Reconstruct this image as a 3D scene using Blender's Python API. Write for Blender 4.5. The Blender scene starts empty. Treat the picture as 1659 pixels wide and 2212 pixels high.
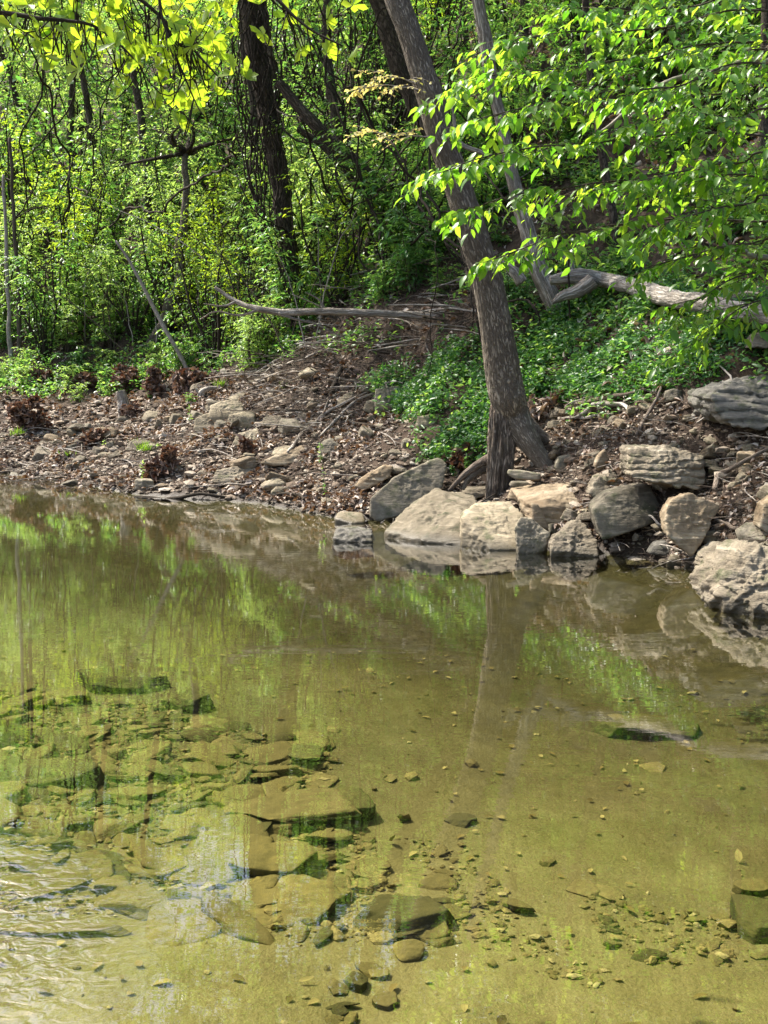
import bpy, bmesh, math, random
import numpy as np
from mathutils import Vector, Matrix

# ------------------------------------------------------------------ camera, light, exposure
S = bpy.context.scene
col = S.collection
CAMZ, PITCH, FPX, HZ = 1.7, math.atan(323 / 2600.0), 2600.0, 783.0
cd = bpy.data.cameras.new('camera'); cam = bpy.data.objects.new('camera', cd); col.objects.link(cam)
cam.location = (0, 0, CAMZ); cam.rotation_euler = (math.pi / 2 - PITCH, 0, 0)
cd.sensor_fit = 'VERTICAL'; cd.sensor_height = 24; cd.lens = 24 * FPX / 2212
cd.clip_start = 0.1; cd.clip_end = 2000
S.camera = cam
SUN = Vector((-0.58, 0.40, 0.98)).normalized()
W = bpy.data.worlds.new('World'); S.world = W; W.use_nodes = True
wn = W.node_tree.nodes; wl = W.node_tree.links
sky = wn.new('ShaderNodeTexSky'); sky.sky_type = 'NISHITA'; sky.sun_disc = False
sky.sun_elevation = math.asin(SUN.z); sky.sun_rotation = math.atan2(SUN.x, SUN.y)
sky.air_density = 1.0; sky.dust_density = 4.0
wl.new(sky.outputs[0], wn['Background'].inputs[0]); wn['Background'].inputs[1].default_value = 0.15
ld = bpy.data.lights.new('sun', 'SUN'); ld.energy = 4.6; ld.angle = math.radians(0.5); ld.color = (1, 0.95, 0.86)
sun = bpy.data.objects.new('sun', ld); col.objects.link(sun); sun.rotation_euler = SUN.to_track_quat('Z', 'Y').to_euler()
S.view_settings.view_transform = 'Standard'; S.view_settings.look = 'None'
S.view_settings.gamma = 1.0; S.view_settings.exposure = 1.3
S.cycles.max_bounces = 7; S.cycles.diffuse_bounces = 3; S.cycles.glossy_bounces = 3
S.cycles.transmission_bounces = 4; S.cycles.transparent_max_bounces = 8
S.cycles.sample_clamp_indirect = 6.0; S.cycles.use_denoising = True
S.cycles.caustics_reflective = False; S.cycles.caustics_refractive = False
rng = np.random.default_rng(7)

# ------------------------------------------------------------------ numpy noise
def vnoise(p, seed=0):
    p = np.asarray(p, float); i = np.floor(p).astype(np.int64); f = p - i; f = f * f * (3 - 2 * f)
    def h(x, y, z):
        n = (x * 374761393 + y * 668265263 + z * 2147483647 + seed * 1274126177) & 0xffffffff
        n = ((n ^ (n >> 13)) * 1274126177) & 0xffffffff
        n = ((n ^ (n >> 16)) * 2246822519) & 0xffffffff
        return (n & 0xffffff) / 16777215.0
    x, y, z = i[..., 0], i[..., 1], i[..., 2]; fx, fy, fz = f[..., 0], f[..., 1], f[..., 2]
    def lx(yy, zz): a = h(x, yy, zz); return a + (h(x + 1, yy, zz) - a) * fx
    def ly(zz): a = lx(y, zz); return a + (lx(y + 1, zz) - a) * fy
    a = ly(z); return (a + (ly(z + 1) - a) * fz) * 2 - 1
def fbm(p, oct=4, seed=0, gain=.5):
    p = np.asarray(p, float); r = 0; a = 1
    for k in range(oct): r = r + a * vnoise(p * (2 ** k) + k * 17.3, seed + k); a *= gain
    return r
def sstep(a, b, x): t = np.clip((x - a) / (b - a), 0, 1); return t * t * (3 - 2 * t)

# ------------------------------------------------------------------ rays through the picture (1659 x 2212 units)
CP, SP = math.cos(PITCH), math.sin(PITCH)
def ray(u, v):
    dx, dy = (u - 829.5) / FPX, (1106 - v) / FPX
    return Vector((dx, CP + dy * SP, -SP + dy * CP))
def P(u, v, y):
    r = ray(u, v); return Vector((0, 0, CAMZ)) + r * (y / r.y)
def G(u, v, z=0.0):
    r = ray(u, v); return Vector((0, 0, CAMZ)) + r * ((z - CAMZ) / r.z)

# ------------------------------------------------------------------ terrain
shore_px = [(0, 1020), (150, 1040), (300, 1070), (560, 1088), (720, 1118), (840, 1124), (980, 1128), (1100, 1150), (1190, 1184), (1400, 1206), (1520, 1240), (1659, 1315)]
FAR = [(-60, 27), (-30, 23), (-14, 20.8)] + [tuple(G(u, v).xy) for u, v in shore_px] + [(3.6, 6.6), (5.2, 3.5), (7.5, 0), (11, -6), (20, -20), (40, -50)]
NEAR = [(-60, 17), (-30, 15), (-14, 12.5), (-7, 9), (-4.3, 6), (-2.9, 3.2), (-1.2, 1.7), (1.2, 1.0), (3.2, -1), (6, -6), (12, -20), (30, -50)]
FAR = np.array(FAR); NEAR = np.array(NEAR)
def polydist(X, Y, L):
    best = np.full(X.shape, 1e9)
    for a, b in zip(L[:-1], L[1:]):
        d = b - a; t = np.clip(((X - a[0]) * d[0] + (Y - a[1]) * d[1]) / (d @ d), 0, 1)
        best = np.minimum(best, np.hypot(X - a[0] - t * d[0], Y - a[1] - t * d[1]))
    return best
def inpoly(X, Y, Q):
    c = np.zeros(X.shape, bool); n = len(Q)
    for i in range(n):
        x1, y1 = Q[i]; x2, y2 = Q[(i + 1) % n]
        if y1 == y2: continue
        c ^= ((y1 > Y) != (y2 > Y)) & (X < (x2 - x1) * (Y - y1) / (y2 - y1) + x1)
    return c
WPOLY = np.vstack([FAR, NEAR[::-1]])
def terr(X, Y, detail=True):
    X = np.asarray(X, float); Y = np.asarray(Y, float)
    p = np.stack([X, Y, np.zeros_like(X)], -1)
    wob = .14 * fbm(p * 1.1, 3, 3)
    df = polydist(X, Y, FAR); dn = polydist(X, Y, NEAR); w = inpoly(X, Y, WPOLY)
    far = df < dn
    m1 = np.interp(X, [-9, -4, -1.5, .3, 1.5, 3], [.30, .36, .46, .62, .85, 1.0])
    s = np.maximum(df + wob * np.clip(df, 0, 1), 0)
    m2 = np.interp(X, [-14, -5, 2], [.55, .62, .72])
    s1 = 1.55 / m1
    hz = np.where(s < s1, m1 * s, 1.55 + m2 * (s - s1))
    k = sstep(0, 1.2, s - s1 + .6) * (1 - sstep(0, 1.2, s - s1 - .6)) * .05
    hz = hz + k
    cap = np.interp(X, [-12, 6], [19, 26]); hz = np.where(hz > cap, cap + (hz - cap) * .05, hz)
    nz = np.minimum(.35 * dn, 1.2 + .03 * dn)
    land = np.where(far, hz, nz)
    dm = np.minimum(df, dn)
    deep = np.interp(X + .3 * (Y - 6), [-2.5, -.5, 1.5], [.13, .24, .36])
    bed = -deep * (1 - np.exp(-dm / .55)) + .02 * fbm(p * 1.7, 3, 9)
    bed = np.minimum(bed, -.012 * sstep(0, .15, dm))
    z = np.where(w, bed, land)
    if detail:
        dd = np.where(w, .012, np.interp(s, [0, .3, 3, 8], [.03, .07, .12, .3]))
        z = z + dd * fbm(p * 1.6, 4, 21) * np.where(w, .6, 1)
        rub = np.where(w, .005, .022) * fbm(p * 9, 3, 5)
        z = z + rub * (1 - sstep(26, 34, Y))
        z = np.where(~w & (z < .004), .004 + .01 * np.abs(fbm(p * 5, 2, 8)), z)
    return z
_T = np.concatenate([np.arange(2, 40, .03), np.arange(40, 110, .25)])
def H(u, v, lift=0.0):
    r = ray(u, v); X = _T * r.x / r.y; Y = _T; Z = CAMZ + _T * r.z / r.y
    d = Z - terr(X, Y); k = np.argmax(d < 0)
    if d[k] >= 0: k = len(_T) - 1
    p = Vector((X[k], Y[k], float(terr(X[k:k + 1], Y[k:k + 1])[0]) + lift)); return p
def gz(x, y): return float(terr(np.array([x]), np.array([y]))[0])

def proj(p):
    x, y, z = p[0], p[1], p[2] - CAMZ; f = y * CP - z * SP; up = y * SP + z * CP
    return 829.5 + FPX * x / f, 1106 - FPX * up / f
def zone(o):
    u, v = proj(o.location + Vector((0, 0, .8)))
    a = ('at the left edge' if u < 110 else 'left of the white sapling' if u < 260 else 'around the crooked grey trunk' if u < 420 else 'left of the vine hung tree' if u < 540 else 'around the vine hung tree' if u < 680
         else 'between the vine hung and tall trees' if u < 860 else 'behind the tall tree' if u < 1040 else 'behind the barkless snag' if u < 1250 else 'behind the overhanging sprays' if u < 1480 else 'near the right edge')
    return a + (' at the slope foot' if v > 690 else ' low on the slope' if v > 560 else ' halfway up the slope' if v > 360 else ' high on the slope' if v > 130 else ' at the very top')
# ------------------------------------------------------------------ mesh builder
class MB:
    def __init__(s): s.v = []; s.f = []; s.b = []; s.n = 0
    def add(s, v, f, b=None):
        v = np.asarray(v, np.float32).reshape(-1, 3)
        s.v.append(v); s.b.append(np.asarray(b, np.float32).reshape(-1, 3) if b is not None else v)
        if isinstance(f, list):
            for g in f: s.f.append(np.asarray(g, np.int64) + s.n)
        else: s.f.append(np.asarray(f, np.int64) + s.n)
        s.n += len(v); return s
    def mesh(s, name, m, smooth=True):
        me = bpy.data.meshes.new(name); V = np.concatenate(s.v)
        tot = [len(f) for f in s.f]; per = [np.full(len(f), f.shape[1]) for f in s.f]
        L = np.concatenate([f.ravel() for f in s.f]); cnt = np.concatenate(per)
        me.vertices.add(len(V)); me.vertices.foreach_set('co', V.ravel())
        me.loops.add(len(L)); me.loops.foreach_set('vertex_index', L.astype(np.int32))
        me.polygons.add(len(cnt)); st = np.concatenate([[0], np.cumsum(cnt)[:-1]])
        me.polygons.foreach_set('loop_start', st.astype(np.int32)); me.polygons.foreach_set('loop_total', cnt.astype(np.int32))
        me.polygons.foreach_set('use_smooth', np.full(len(cnt), smooth, bool))
        a = me.attributes.new('tex', 'FLOAT_VECTOR', 'POINT'); a.data.foreach_set('vector', np.concatenate(s.b).ravel())
        me.update(); me.validate(); me.materials.append(m); return me
    def build(s, name, m, parent=None, smooth=True, origin=None):
        if origin is not None:
            o = np.array(origin, np.float32); s.v = [v - o for v in s.v]
        me = s.mesh(name, m, smooth); ob = bpy.data.objects.new(name, me); col.objects.link(ob)
        if origin is not None: ob.location = origin
        if parent is not None:
            ob.parent = parent
            w = Vector((0, 0, 0)); q = parent
            while q is not None: w += Vector(q.location); q = q.parent
            ob.location = (Vector(origin) if origin is not None else Vector((0, 0, 0))) - w
        return ob
def tag(o, label=None, cat=None, group=None, kind=None):
    if label: o['label'] = label
    if cat: o['category'] = cat
    if group: o['group'] = group
    if kind: o['kind'] = kind
    return o
def empty(name, loc, *a, **k):
    o = bpy.data.objects.new(name, None); o.empty_display_size = .1; col.objects.link(o); o.location = loc; return tag(o, *a, **k)
def copy_tree(o, loc=None, rz=0, sc=1.0, parent=None):
    c = o.copy(); col.objects.link(c)
    if parent is not None: c.parent = parent
    if loc is not None: c.location = loc; c.rotation_euler = (0, 0, rz); c.scale = (sc,) * 3
    for ch in o.children: copy_tree(ch, parent=c)
    return c

def norm(a): return a / np.maximum(np.linalg.norm(a, axis=-1, keepdims=True), 1e-9)
def tubes(mb, Pp, R, sides=6, rough=0, seed=0):
    """Pp (N,K,3) paths, R (N,K) radii: tapered tubes"""
    Pp = np.asarray(Pp, float); R = np.asarray(R, float)
    if Pp.ndim == 2: Pp = Pp[None]; R = R[None]
    N, K, _ = Pp.shape
    T = norm(np.gradient(Pp, axis=1)); mt = norm(T.mean(1))
    ref = np.where(np.abs(mt[:, 2:3]) < .8, np.array([[0, 0, 1.]]), np.array([[0, 1., 0]]))[:, None, :]
    U = norm(np.cross(ref, T)); Vv = np.cross(T, U)
    th = np.arange(sides) * 2 * np.pi / sides
    c, s_ = np.cos(th)[None, None, :, None], np.sin(th)[None, None, :, None]
    seg = np.linalg.norm(np.diff(Pp, axis=1), axis=2); ln = np.concatenate([np.zeros((N, 1)), np.cumsum(seg, 1)], 1)
    Rm = R.mean(1)[:, None, None] * 1.0
    off = (rng.random((N, 1, 1)) * 20)
    bk = np.stack([np.broadcast_to(np.cos(th)[None, None] * Rm, (N, K, sides)) + off, np.broadcast_to(np.sin(th)[None, None] * Rm, (N, K, sides)), np.broadcast_to(ln[:, :, None], (N, K, sides)) + off], -1)
    rr = R[:, :, None]
    if rough: 
        q = bk * np.array([1 / .022, 1 / .022, 1 / .11]); nn = fbm(q, 3, seed)
        q2 = bk * np.array([1 / .16, 1 / .16, 1 / .35]); rr = rr * (1 + rough * (1 - np.abs(nn) * 1.6) + rough * 1.6 * fbm(q2, 2, seed + 5))
    V = Pp[:, :, None, :] + rr[..., None] * (U[:, :, None] * c + Vv[:, :, None] * s_)
    i = np.arange(K - 1)[:, None] * sides; j = np.arange(sides)[None]; j2 = (j + 1) % sides
    q = np.stack([i + j, i + j2, i + sides + j2, i + sides + j], -1).reshape(-1, 4)
    q = (np.arange(N)[:, None, None] * K * sides + q[None]).reshape(-1, 4)
    cap = (np.arange(N)[:, None] * K * sides + (K - 1) * sides + np.arange(sides)[None])
    cap0 = (np.arange(N)[:, None] * K * sides + np.arange(sides)[::-1][None])
    mb.add(V, [q, cap, cap0], bk); return mb
def spline(pts, n):
    p = np.array([tuple(q) for q in pts], float); p = np.vstack([2 * p[0] - p[1], p, 2 * p[-1] - p[-2]])
    m = len(p) - 3; t = np.linspace(0, m - 1e-6, n); i = t.astype(int); f = (t - i)[:, None]
    a, b, c, d = p[i], p[i + 1], p[i + 2], p[i + 3]
    return .5 * (2 * b + (c - a) * f + (2 * a - 5 * b + 4 * c - d) * f ** 2 + (3 * b - a - 3 * c + d) * f ** 3)
def pipe(mb, pts, rad, n=24, sides=8, rough=0, wob=0, seed=0):
    p = spline(pts, n); r = np.interp(np.linspace(0, 1, n), np.linspace(0, 1, len(rad)), rad)
    if wob: p = p + wob * np.stack([fbm(p * 2.2, 3, seed + k) for k in range(3)], -1)
    return tubes(mb, p, r, sides, rough, seed)

# leaves
def leaves(mb, pos, d, nrm, ln, wd, kind='lo', fold=.25, droop=.25):
    pos = np.asarray(pos); N = len(pos); d = norm(d); nrm = norm(nrm - (nrm * d).sum(1, keepdims=True) * d); s = np.cross(d, nrm)
    if kind == 'lo':
        t = np.array([[0, 0, 0], [.45, .5, fold], [1, 0, -droop], [.45, -.5, fold]]); F = [[0, 1, 2], [0, 2, 3]]
    elif kind == 'obo':
        t = np.array([[0, 0, 0], [.35, 0, 0], [.72, 0, -.02], [1, 0, -droop], [.35, .3, fold * .6], [.72, .5, fold], [.35, -.3, fold * .6], [.72, -.5, fold]])
        F = [[0, 1, 4], [1, 2, 5, 4], [2, 3, 5], [0, 6, 1], [1, 6, 7, 2], [2, 7, 3]]
    else:
        t = np.array([[0, 0, 0], [.25, 0, -.0], [.6, 0, -.05], [1, 0, -droop], [.22, .42, fold], [.6, .40, fold * .7], [.22, -.42, fold], [.6, -.40, fold * .7]])
        F = [[0, 1, 4], [1, 2, 5, 4], [2, 3, 5], [0, 6, 1], [1, 6, 7, 2], [2, 7, 3]]
    ln = np.broadcast_to(ln, (N,)); wd = np.broadcast_to(wd, (N,))
    V = pos[:, None] + ln[:, None, None] * t[None, :, :1] * d[:, None] + wd[:, None, None] * (t[None, :, 1:2] * s[:, None] + t[None, :, 2:3] * nrm[:, None])
    k = len(t); base = (np.arange(N) * k)[:, None, None]
    tri = [f for f in F if len(f) == 3]; qd = [f for f in F if len(f) == 4]
    fs = [(base + np.array(tri)[None]).reshape(-1, 3)]
    if qd: fs.append((base + np.array(qd)[None]).reshape(-1, 4))
    b = np.broadcast_to(t[None], V.shape)
    mb.add(V, fs, b); return mb
def rv(n, s=1.0): return rng.normal(0, s, (n, 3))
UP = np.array([0, 0, 1.0])

# ------------------------------------------------------------------ materials
def newmat(name):
    m = bpy.data.materials.new(name); m.use_nodes = True; nt = m.node_tree; nt.nodes.clear()
    return m, nt, nt.nodes, nt.links
def N_(nt, t, **kw):
    n = nt.nodes.new(t)
    for k, v in kw.items(): setattr(n, k, v)
    return n
def noise(nt, vec, scale, detail=4, rough=.55, dist=0):
    n = N_(nt, 'ShaderNodeTexNoise'); n.inputs['Scale'].default_value = scale; n.inputs['Detail'].default_value = detail
    n.inputs['Roughness'].default_value = rough; n.inputs['Distortion'].default_value = dist
    if vec is not None: nt.links.new(vec, n.inputs['Vector'])
    return n.outputs['Fac']
def ramp(nt, fac, stops):
    r = N_(nt, 'ShaderNodeValToRGB'); e = r.color_ramp.elements
    while len(e) < len(stops): e.new(.5)
    for i, (p, c) in enumerate(stops): e[i].position = p; e[i].color = (*c, 1) if len(c) == 3 else c
    nt.links.new(fac, r.inputs[0]); return r.outputs[0]
def mix(nt, fac, a, b, mode='MIX'):
    m = N_(nt, 'ShaderNodeMix', data_type='RGBA', blend_type=mode)
    for s, x in ((m.inputs[0], fac), (m.inputs[6], a), (m.inputs[7], b)):
        if isinstance(x, (int, float)): s.default_value = x
        elif isinstance(x, tuple): s.default_value = (*x, 1)
        else: nt.links.new(x, s)
    return m.outputs[2]
def mrange(nt, x, a, b, c=0, d=1):
    m = N_(nt, 'ShaderNodeMapRange'); nt.links.new(x, m.inputs[0])
    for i, v in enumerate((a, b, c, d)): m.inputs[i + 1].default_value = v
    return m.outputs[0]
def math_(nt, op, a, b):
    m = N_(nt, 'ShaderNodeMath', operation=op)
    for s, x in zip(m.inputs, (a, b)):
        if isinstance(x, (int, float)): s.default_value = x
        else: nt.links.new(x, s)
    return m.outputs[0]
def mapping(nt, vec, sc):
    m = N_(nt, 'ShaderNodeMapping'); m.inputs['Scale'].default_value = sc; nt.links.new(vec, m.inputs[0]); return m.outputs[0]
def finish(nt, color, rough=.9, bump=None, bs=.5, bd=.01, spec=.3):
    b = N_(nt, 'ShaderNodeBsdfPrincipled'); o = N_(nt, 'ShaderNodeOutputMaterial')
    if isinstance(color, tuple): b.inputs['Base Color'].default_value = (*color, 1)
    else: nt.links.new(color, b.inputs['Base Color'])
    if isinstance(rough, (int, float)): b.inputs['Roughness'].default_value = rough
    else: nt.links.new(rough, b.inputs['Roughness'])
    b.inputs['Specular IOR Level'].default_value = spec
    if bump is not None:
        bp = N_(nt, 'ShaderNodeBump'); bp.inputs['Strength'].default_value = bs; bp.inputs['Distance'].default_value = bd
        nt.links.new(bump, bp.inputs['Height']); nt.links.new(bp.outputs[0], b.inputs['Normal'])
    nt.links.new(b.outputs[0], o.inputs[0]); return b
def worldpos(nt): return N_(nt, 'ShaderNodeNewGeometry').outputs['Position']
def zof(nt, vec): s = N_(nt, 'ShaderNodeSeparateXYZ'); nt.links.new(vec, s.inputs[0]); return s.outputs[2]

def mat_leaf(name, cols, tcols, rough=.45, tfac=.45, spec=.35):
    m, nt, nd, lk = newmat(name); g = N_(nt, 'ShaderNodeNewGeometry'); oi = N_(nt, 'ShaderNodeObjectInfo')
    r = g.outputs['Random Per Island']
    c = ramp(nt, r, [(i / (len(cols) - 1), x) for i, x in enumerate(cols)])
    t = ramp(nt, r, [(i / (len(tcols) - 1), x) for i, x in enumerate(tcols)])
    hs = N_(nt, 'ShaderNodeHueSaturation'); lk.new(c, hs.inputs['Color']); lk.new(mrange(nt, oi.outputs['Random'], 0, 1, .8, 1.2), hs.inputs['Value'])
    a = N_(nt, 'ShaderNodeAttribute', attribute_name='tex'); sx = N_(nt, 'ShaderNodeSeparateXYZ'); lk.new(a.outputs['Vector'], sx.inputs[0])
    rib = math_(nt, 'ABSOLUTE', sx.outputs[1], 0)
    vein = mrange(nt, rib, 0, .05, .75, 1)
    cc = mix(nt, 1.0, hs.outputs[0], vein, 'MULTIPLY')
    p = N_(nt, 'ShaderNodeBsdfPrincipled'); lk.new(cc, p.inputs['Base Color']); p.inputs['Roughness'].default_value = rough; p.inputs['Specular IOR Level'].default_value = spec
    tr = N_(nt, 'ShaderNodeBsdfTranslucent'); lk.new(t, tr.inputs[0])
    mx = N_(nt, 'ShaderNodeMixShader'); mx.inputs[0].default_value = tfac; lk.new(p.outputs[0], mx.inputs[1]); lk.new(tr.outputs[0], mx.inputs[2])
    o = N_(nt, 'ShaderNodeOutputMaterial'); lk.new(mx.outputs[0], o.inputs[0]); return m
def mat_bark(name, c1, c2, c3, sc=1.0, bd=.02, sx=30, sz=6, lich=None):
    m, nt, nd, lk = newmat(name); a = N_(nt, 'ShaderNodeAttribute', attribute_name='tex').outputs['Vector']
    v = mapping(nt, a, (sx * sc, sx * sc, sz * sc)); n1 = noise(nt, v, 1, 5, .6, .6)
    v2 = mapping(nt, a, (4, 4, 1.5)); n2 = noise(nt, v2, 1, 4)
    fur = mrange(nt, math_(nt, 'ABSOLUTE', math_(nt, 'SUBTRACT', n1, .5), 0), 0, .1, 0, 1)
    c = ramp(nt, n2, [(.3, c1), (.7, c2)])
    c = mix(nt, mrange(nt, fur, 0, 1, .7, 0), c, c3)
    c = mix(nt, mrange(nt, noise(nt, mapping(nt, a, (60, 60, 20)), 1, 4, .7), .4, .7, 0, .5), c, c3)
    if lich: c = mix(nt, mrange(nt, noise(nt, mapping(nt, a, (9, 9, 6)), 1, 6, .65), .56, .66), c, lich)
    fine = noise(nt, mapping(nt, a, (120, 120, 40)), 1, 3)
    h = math_(nt, 'ADD', fur, math_(nt, 'MULTIPLY', fine, .3))
    finish(nt, c, .92, h, .9, bd, .15); return m
def mat_rock(name, c1, c2, c3, sc=1.0, moss=0, bd=.012, sub=False):
    m, nt, nd, lk = newmat(name); tc = N_(nt, 'ShaderNodeTexCoord').outputs['Object']; oi = N_(nt, 'ShaderNodeObjectInfo')
    ad = N_(nt, 'ShaderNodeVectorMath', operation='ADD'); lk.new(tc, ad.inputs[0]); lk.new(oi.outputs['Location'], ad.inputs[1]); v = ad.outputs[0]
    n1 = noise(nt, v, 3.2 * sc, 6, .6); n2 = noise(nt, v, 22 * sc, 5, .65); n3 = noise(nt, mapping(nt, v, (3, 3, 26)), 1 * sc, 5, .6, .5)
    c = ramp(nt, n1, [(.3, c1), (.55, c2), (.75, c3)])
    c = mix(nt, mrange(nt, n2, .35, .7, 0, .55), c, tuple(x * .45 for x in c2))
    c = mix(nt, mrange(nt, n3, .55, .72, 0, .5), c, tuple(min(1, x * 1.3) for x in c3))
    if moss: c = mix(nt, mrange(nt, noise(nt, v, 7, 5, .6), .56 - moss * .2, .68, 0, .85), c, (.07, .075, .035))
    hs = N_(nt, 'ShaderNodeHueSaturation'); lk.new(c, hs.inputs['Color']); lk.new(mrange(nt, oi.outputs['Random'], 0, 1, .7, 1.25), hs.inputs['Value']); c = hs.outputs[0]
    rough = .85
    if sub:   # silt settles on the upper faces, algae on the sides
        nz = zof(nt, N_(nt, 'ShaderNodeNewGeometry').outputs['Normal']); st = math_(nt, 'ADD', nz, math_(nt, 'MULTIPLY', math_(nt, 'SUBTRACT', n2, .5), .9))
        c = mix(nt, mrange(nt, nz, .2, .7, .8, 0), c, (.045, .052, .02)); c = mix(nt, mrange(nt, st, .55, 1.0, 0, .7 if name != 'submerged_algae_stone' else .3), c, (.155, .135, .066)); c = mix(nt, mrange(nt, noise(nt, v, 11, 5, .7), .5, .62, 0, .5), c, (.10, .09, .035))
    if not sub:   # wet band just above the water
        z = zof(nt, worldpos(nt)); wet = mrange(nt, math_(nt, 'ADD', z, math_(nt, 'MULTIPLY', n2, .05)), .035, .13, 1, 0)
        c = mix(nt, math_(nt, 'MULTIPLY', wet, .82), c, (.05, .04, .022)); rough = mrange(nt, wet, 0, 1, .88, .35)
    h = math_(nt, 'ADD', math_(nt, 'MULTIPLY', n2, .6), math_(nt, 'ADD', n3, math_(nt, 'MULTIPLY', noise(nt, v, 70, 4, .7), .35)))
    finish(nt, c, rough, h, .9, bd, .3); return m

# ground: silt under water, dark soil and humus above
def mat_ground():
    m, nt, nd, lk = newmat('ground_soil'); p = worldpos(nt); z = zof(nt, p)
    n1 = noise(nt, p, .8, 5); n2 = noise(nt, p, 9, 6, .65); n3 = noise(nt, p, 45, 5, .7)
    soil = ramp(nt, n2, [(.3, (.014, .009, .006)), (.5, (.038, .025, .017)), (.72, (.10, .07, .048))])
    soil = mix(nt, mrange(nt, n3, .5, .7, 0, .6), soil, (.16, .115, .08))
    soil = mix(nt, mrange(nt, n1, .5, .65, 0, .5), soil, (.055, .033, .02))
    silt = ramp(nt, noise(nt, p, 2.2, 6, .6, .4), [(.3, (.16, .142, .07)), (.5, (.22, .198, .1)), (.7, (.28, .255, .135))])
    silt = mix(nt, mrange(nt, noise(nt, p, 28, 5, .75), .42, .7, 0, .55), silt, (.17, .143, .066))
    silt = mix(nt, mrange(nt, noise(nt, p, 90, 3, .7), .6, .7, 0, .5), silt, (.4, .35, .2))
    silt = mix(nt, mrange(nt, noise(nt, mapping(nt, p, (5, 22, 1)), 1, 4, .6, 1.5), .5, .75, 0, .35), silt, (.12, .10, .045))
    silt = mix(nt, mrange(nt, noise(nt, p, 1.1, 4, .5), .55, .72, 0, .45), silt, (.13, .15, .03))
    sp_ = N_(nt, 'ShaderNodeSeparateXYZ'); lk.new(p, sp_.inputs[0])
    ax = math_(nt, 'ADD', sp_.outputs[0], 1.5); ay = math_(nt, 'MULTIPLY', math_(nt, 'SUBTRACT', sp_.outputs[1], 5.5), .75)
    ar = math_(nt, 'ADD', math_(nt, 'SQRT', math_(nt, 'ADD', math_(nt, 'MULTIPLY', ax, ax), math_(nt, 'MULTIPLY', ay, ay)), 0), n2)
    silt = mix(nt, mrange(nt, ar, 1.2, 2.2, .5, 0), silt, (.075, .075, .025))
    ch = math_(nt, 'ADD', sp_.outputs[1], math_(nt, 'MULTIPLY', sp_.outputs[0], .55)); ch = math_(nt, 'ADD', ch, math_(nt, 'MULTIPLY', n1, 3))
    silt = mix(nt, mrange(nt, ch, 5.2, 10.4, 0, .95), silt, mix(nt, mrange(nt, n2, .35, .65), (.032, .028, .012), (.075, .065, .03)))  # mud tone toward the far bank, with bank shade and depth painted in
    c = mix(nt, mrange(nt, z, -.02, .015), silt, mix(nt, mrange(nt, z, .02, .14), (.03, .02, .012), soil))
    rough = mrange(nt, z, .0, .12, .4, .95)
    h = math_(nt, 'ADD', n2, math_(nt, 'MULTIPLY', n3, .4))
    finish(nt, c, rough, h, .8, .03, .25); return m

def mat_water():
    m, nt, nd, lk = newmat('creek_water'); p = worldpos(nt); sep = N_(nt, 'ShaderNodeSeparateXYZ'); lk.new(p, sep.inputs[0])
    v1 = mapping(nt, p, (1.8, 9, 1)); n1 = noise(nt, v1, 1.6, 2, .5, .3)
    n2 = noise(nt, mapping(nt, p, (10, 26, 1)), 1.0, 2, .5, .6)
    n0 = noise(nt, p, .35, 2, .5)
    # livelier riffle over the shallow stones at the near left
    dx = math_(nt, 'ADD', sep.outputs[0], 1.6); dy = math_(nt, 'SUBTRACT', sep.outputs[1], 3.3)
    rr = math_(nt, 'SQRT', math_(nt, 'ADD', math_(nt, 'MULTIPLY', dx, dx), math_(nt, 'MULTIPLY', dy, dy)), 0)
    rif = mrange(nt, rr, .35, .98, 1, 0)
    n3 = noise(nt, mapping(nt, p, (14, 18, 1)), 1, 2, .5, .8)
    h = math_(nt, 'ADD', math_(nt, 'MULTIPLY', n1, mrange(nt, n0, .4, .6, .35, 1.0)), math_(nt, 'MULTIPLY', n2, .16))
    h = math_(nt, 'ADD', h, math_(nt, 'MULTIPLY', math_(nt, 'MULTIPLY', n3, rif), 48))
    bp = N_(nt, 'ShaderNodeBump'); bp.inputs['Strength'].default_value = 1; bp.inputs['Distance'].default_value = .0005; lk.new(h, bp.inputs['Height'])
    dt = N_(nt, 'ShaderNodeVectorMath', operation='DOT_PRODUCT'); lk.new(bp.outputs[0], dt.inputs[0]); lk.new(N_(nt, 'ShaderNodeNewGeometry').outputs['Incoming'], dt.inputs[1])
    ca = math_(nt, 'SUBTRACT', 1.0, math_(nt, 'ABSOLUTE', dt.outputs['Value'], 0)); fres = math_(nt, 'ADD', math_(nt, 'MULTIPLY', math_(nt, 'POWER', ca, 3.6), .93), .06)
    tr = N_(nt, 'ShaderNodeBsdfTransparent'); tr.inputs[0].default_value = (.77, .76, .56, 1)
    gl = N_(nt, 'ShaderNodeBsdfGlossy'); gl.inputs['Roughness'].default_value = .0; gl.inputs[0].default_value = (1, 1, 1, 1); lk.new(bp.outputs[0], gl.inputs['Normal'])
    mx = N_(nt, 'ShaderNodeMixShader'); lk.new(fres, mx.inputs[0]); lk.new(tr.outputs[0], mx.inputs[1]); lk.new(gl.outputs[0], mx.inputs[2])
    o = N_(nt, 'ShaderNodeOutputMaterial'); lk.new(mx.outputs[0], o.inputs[0]); return m

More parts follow.
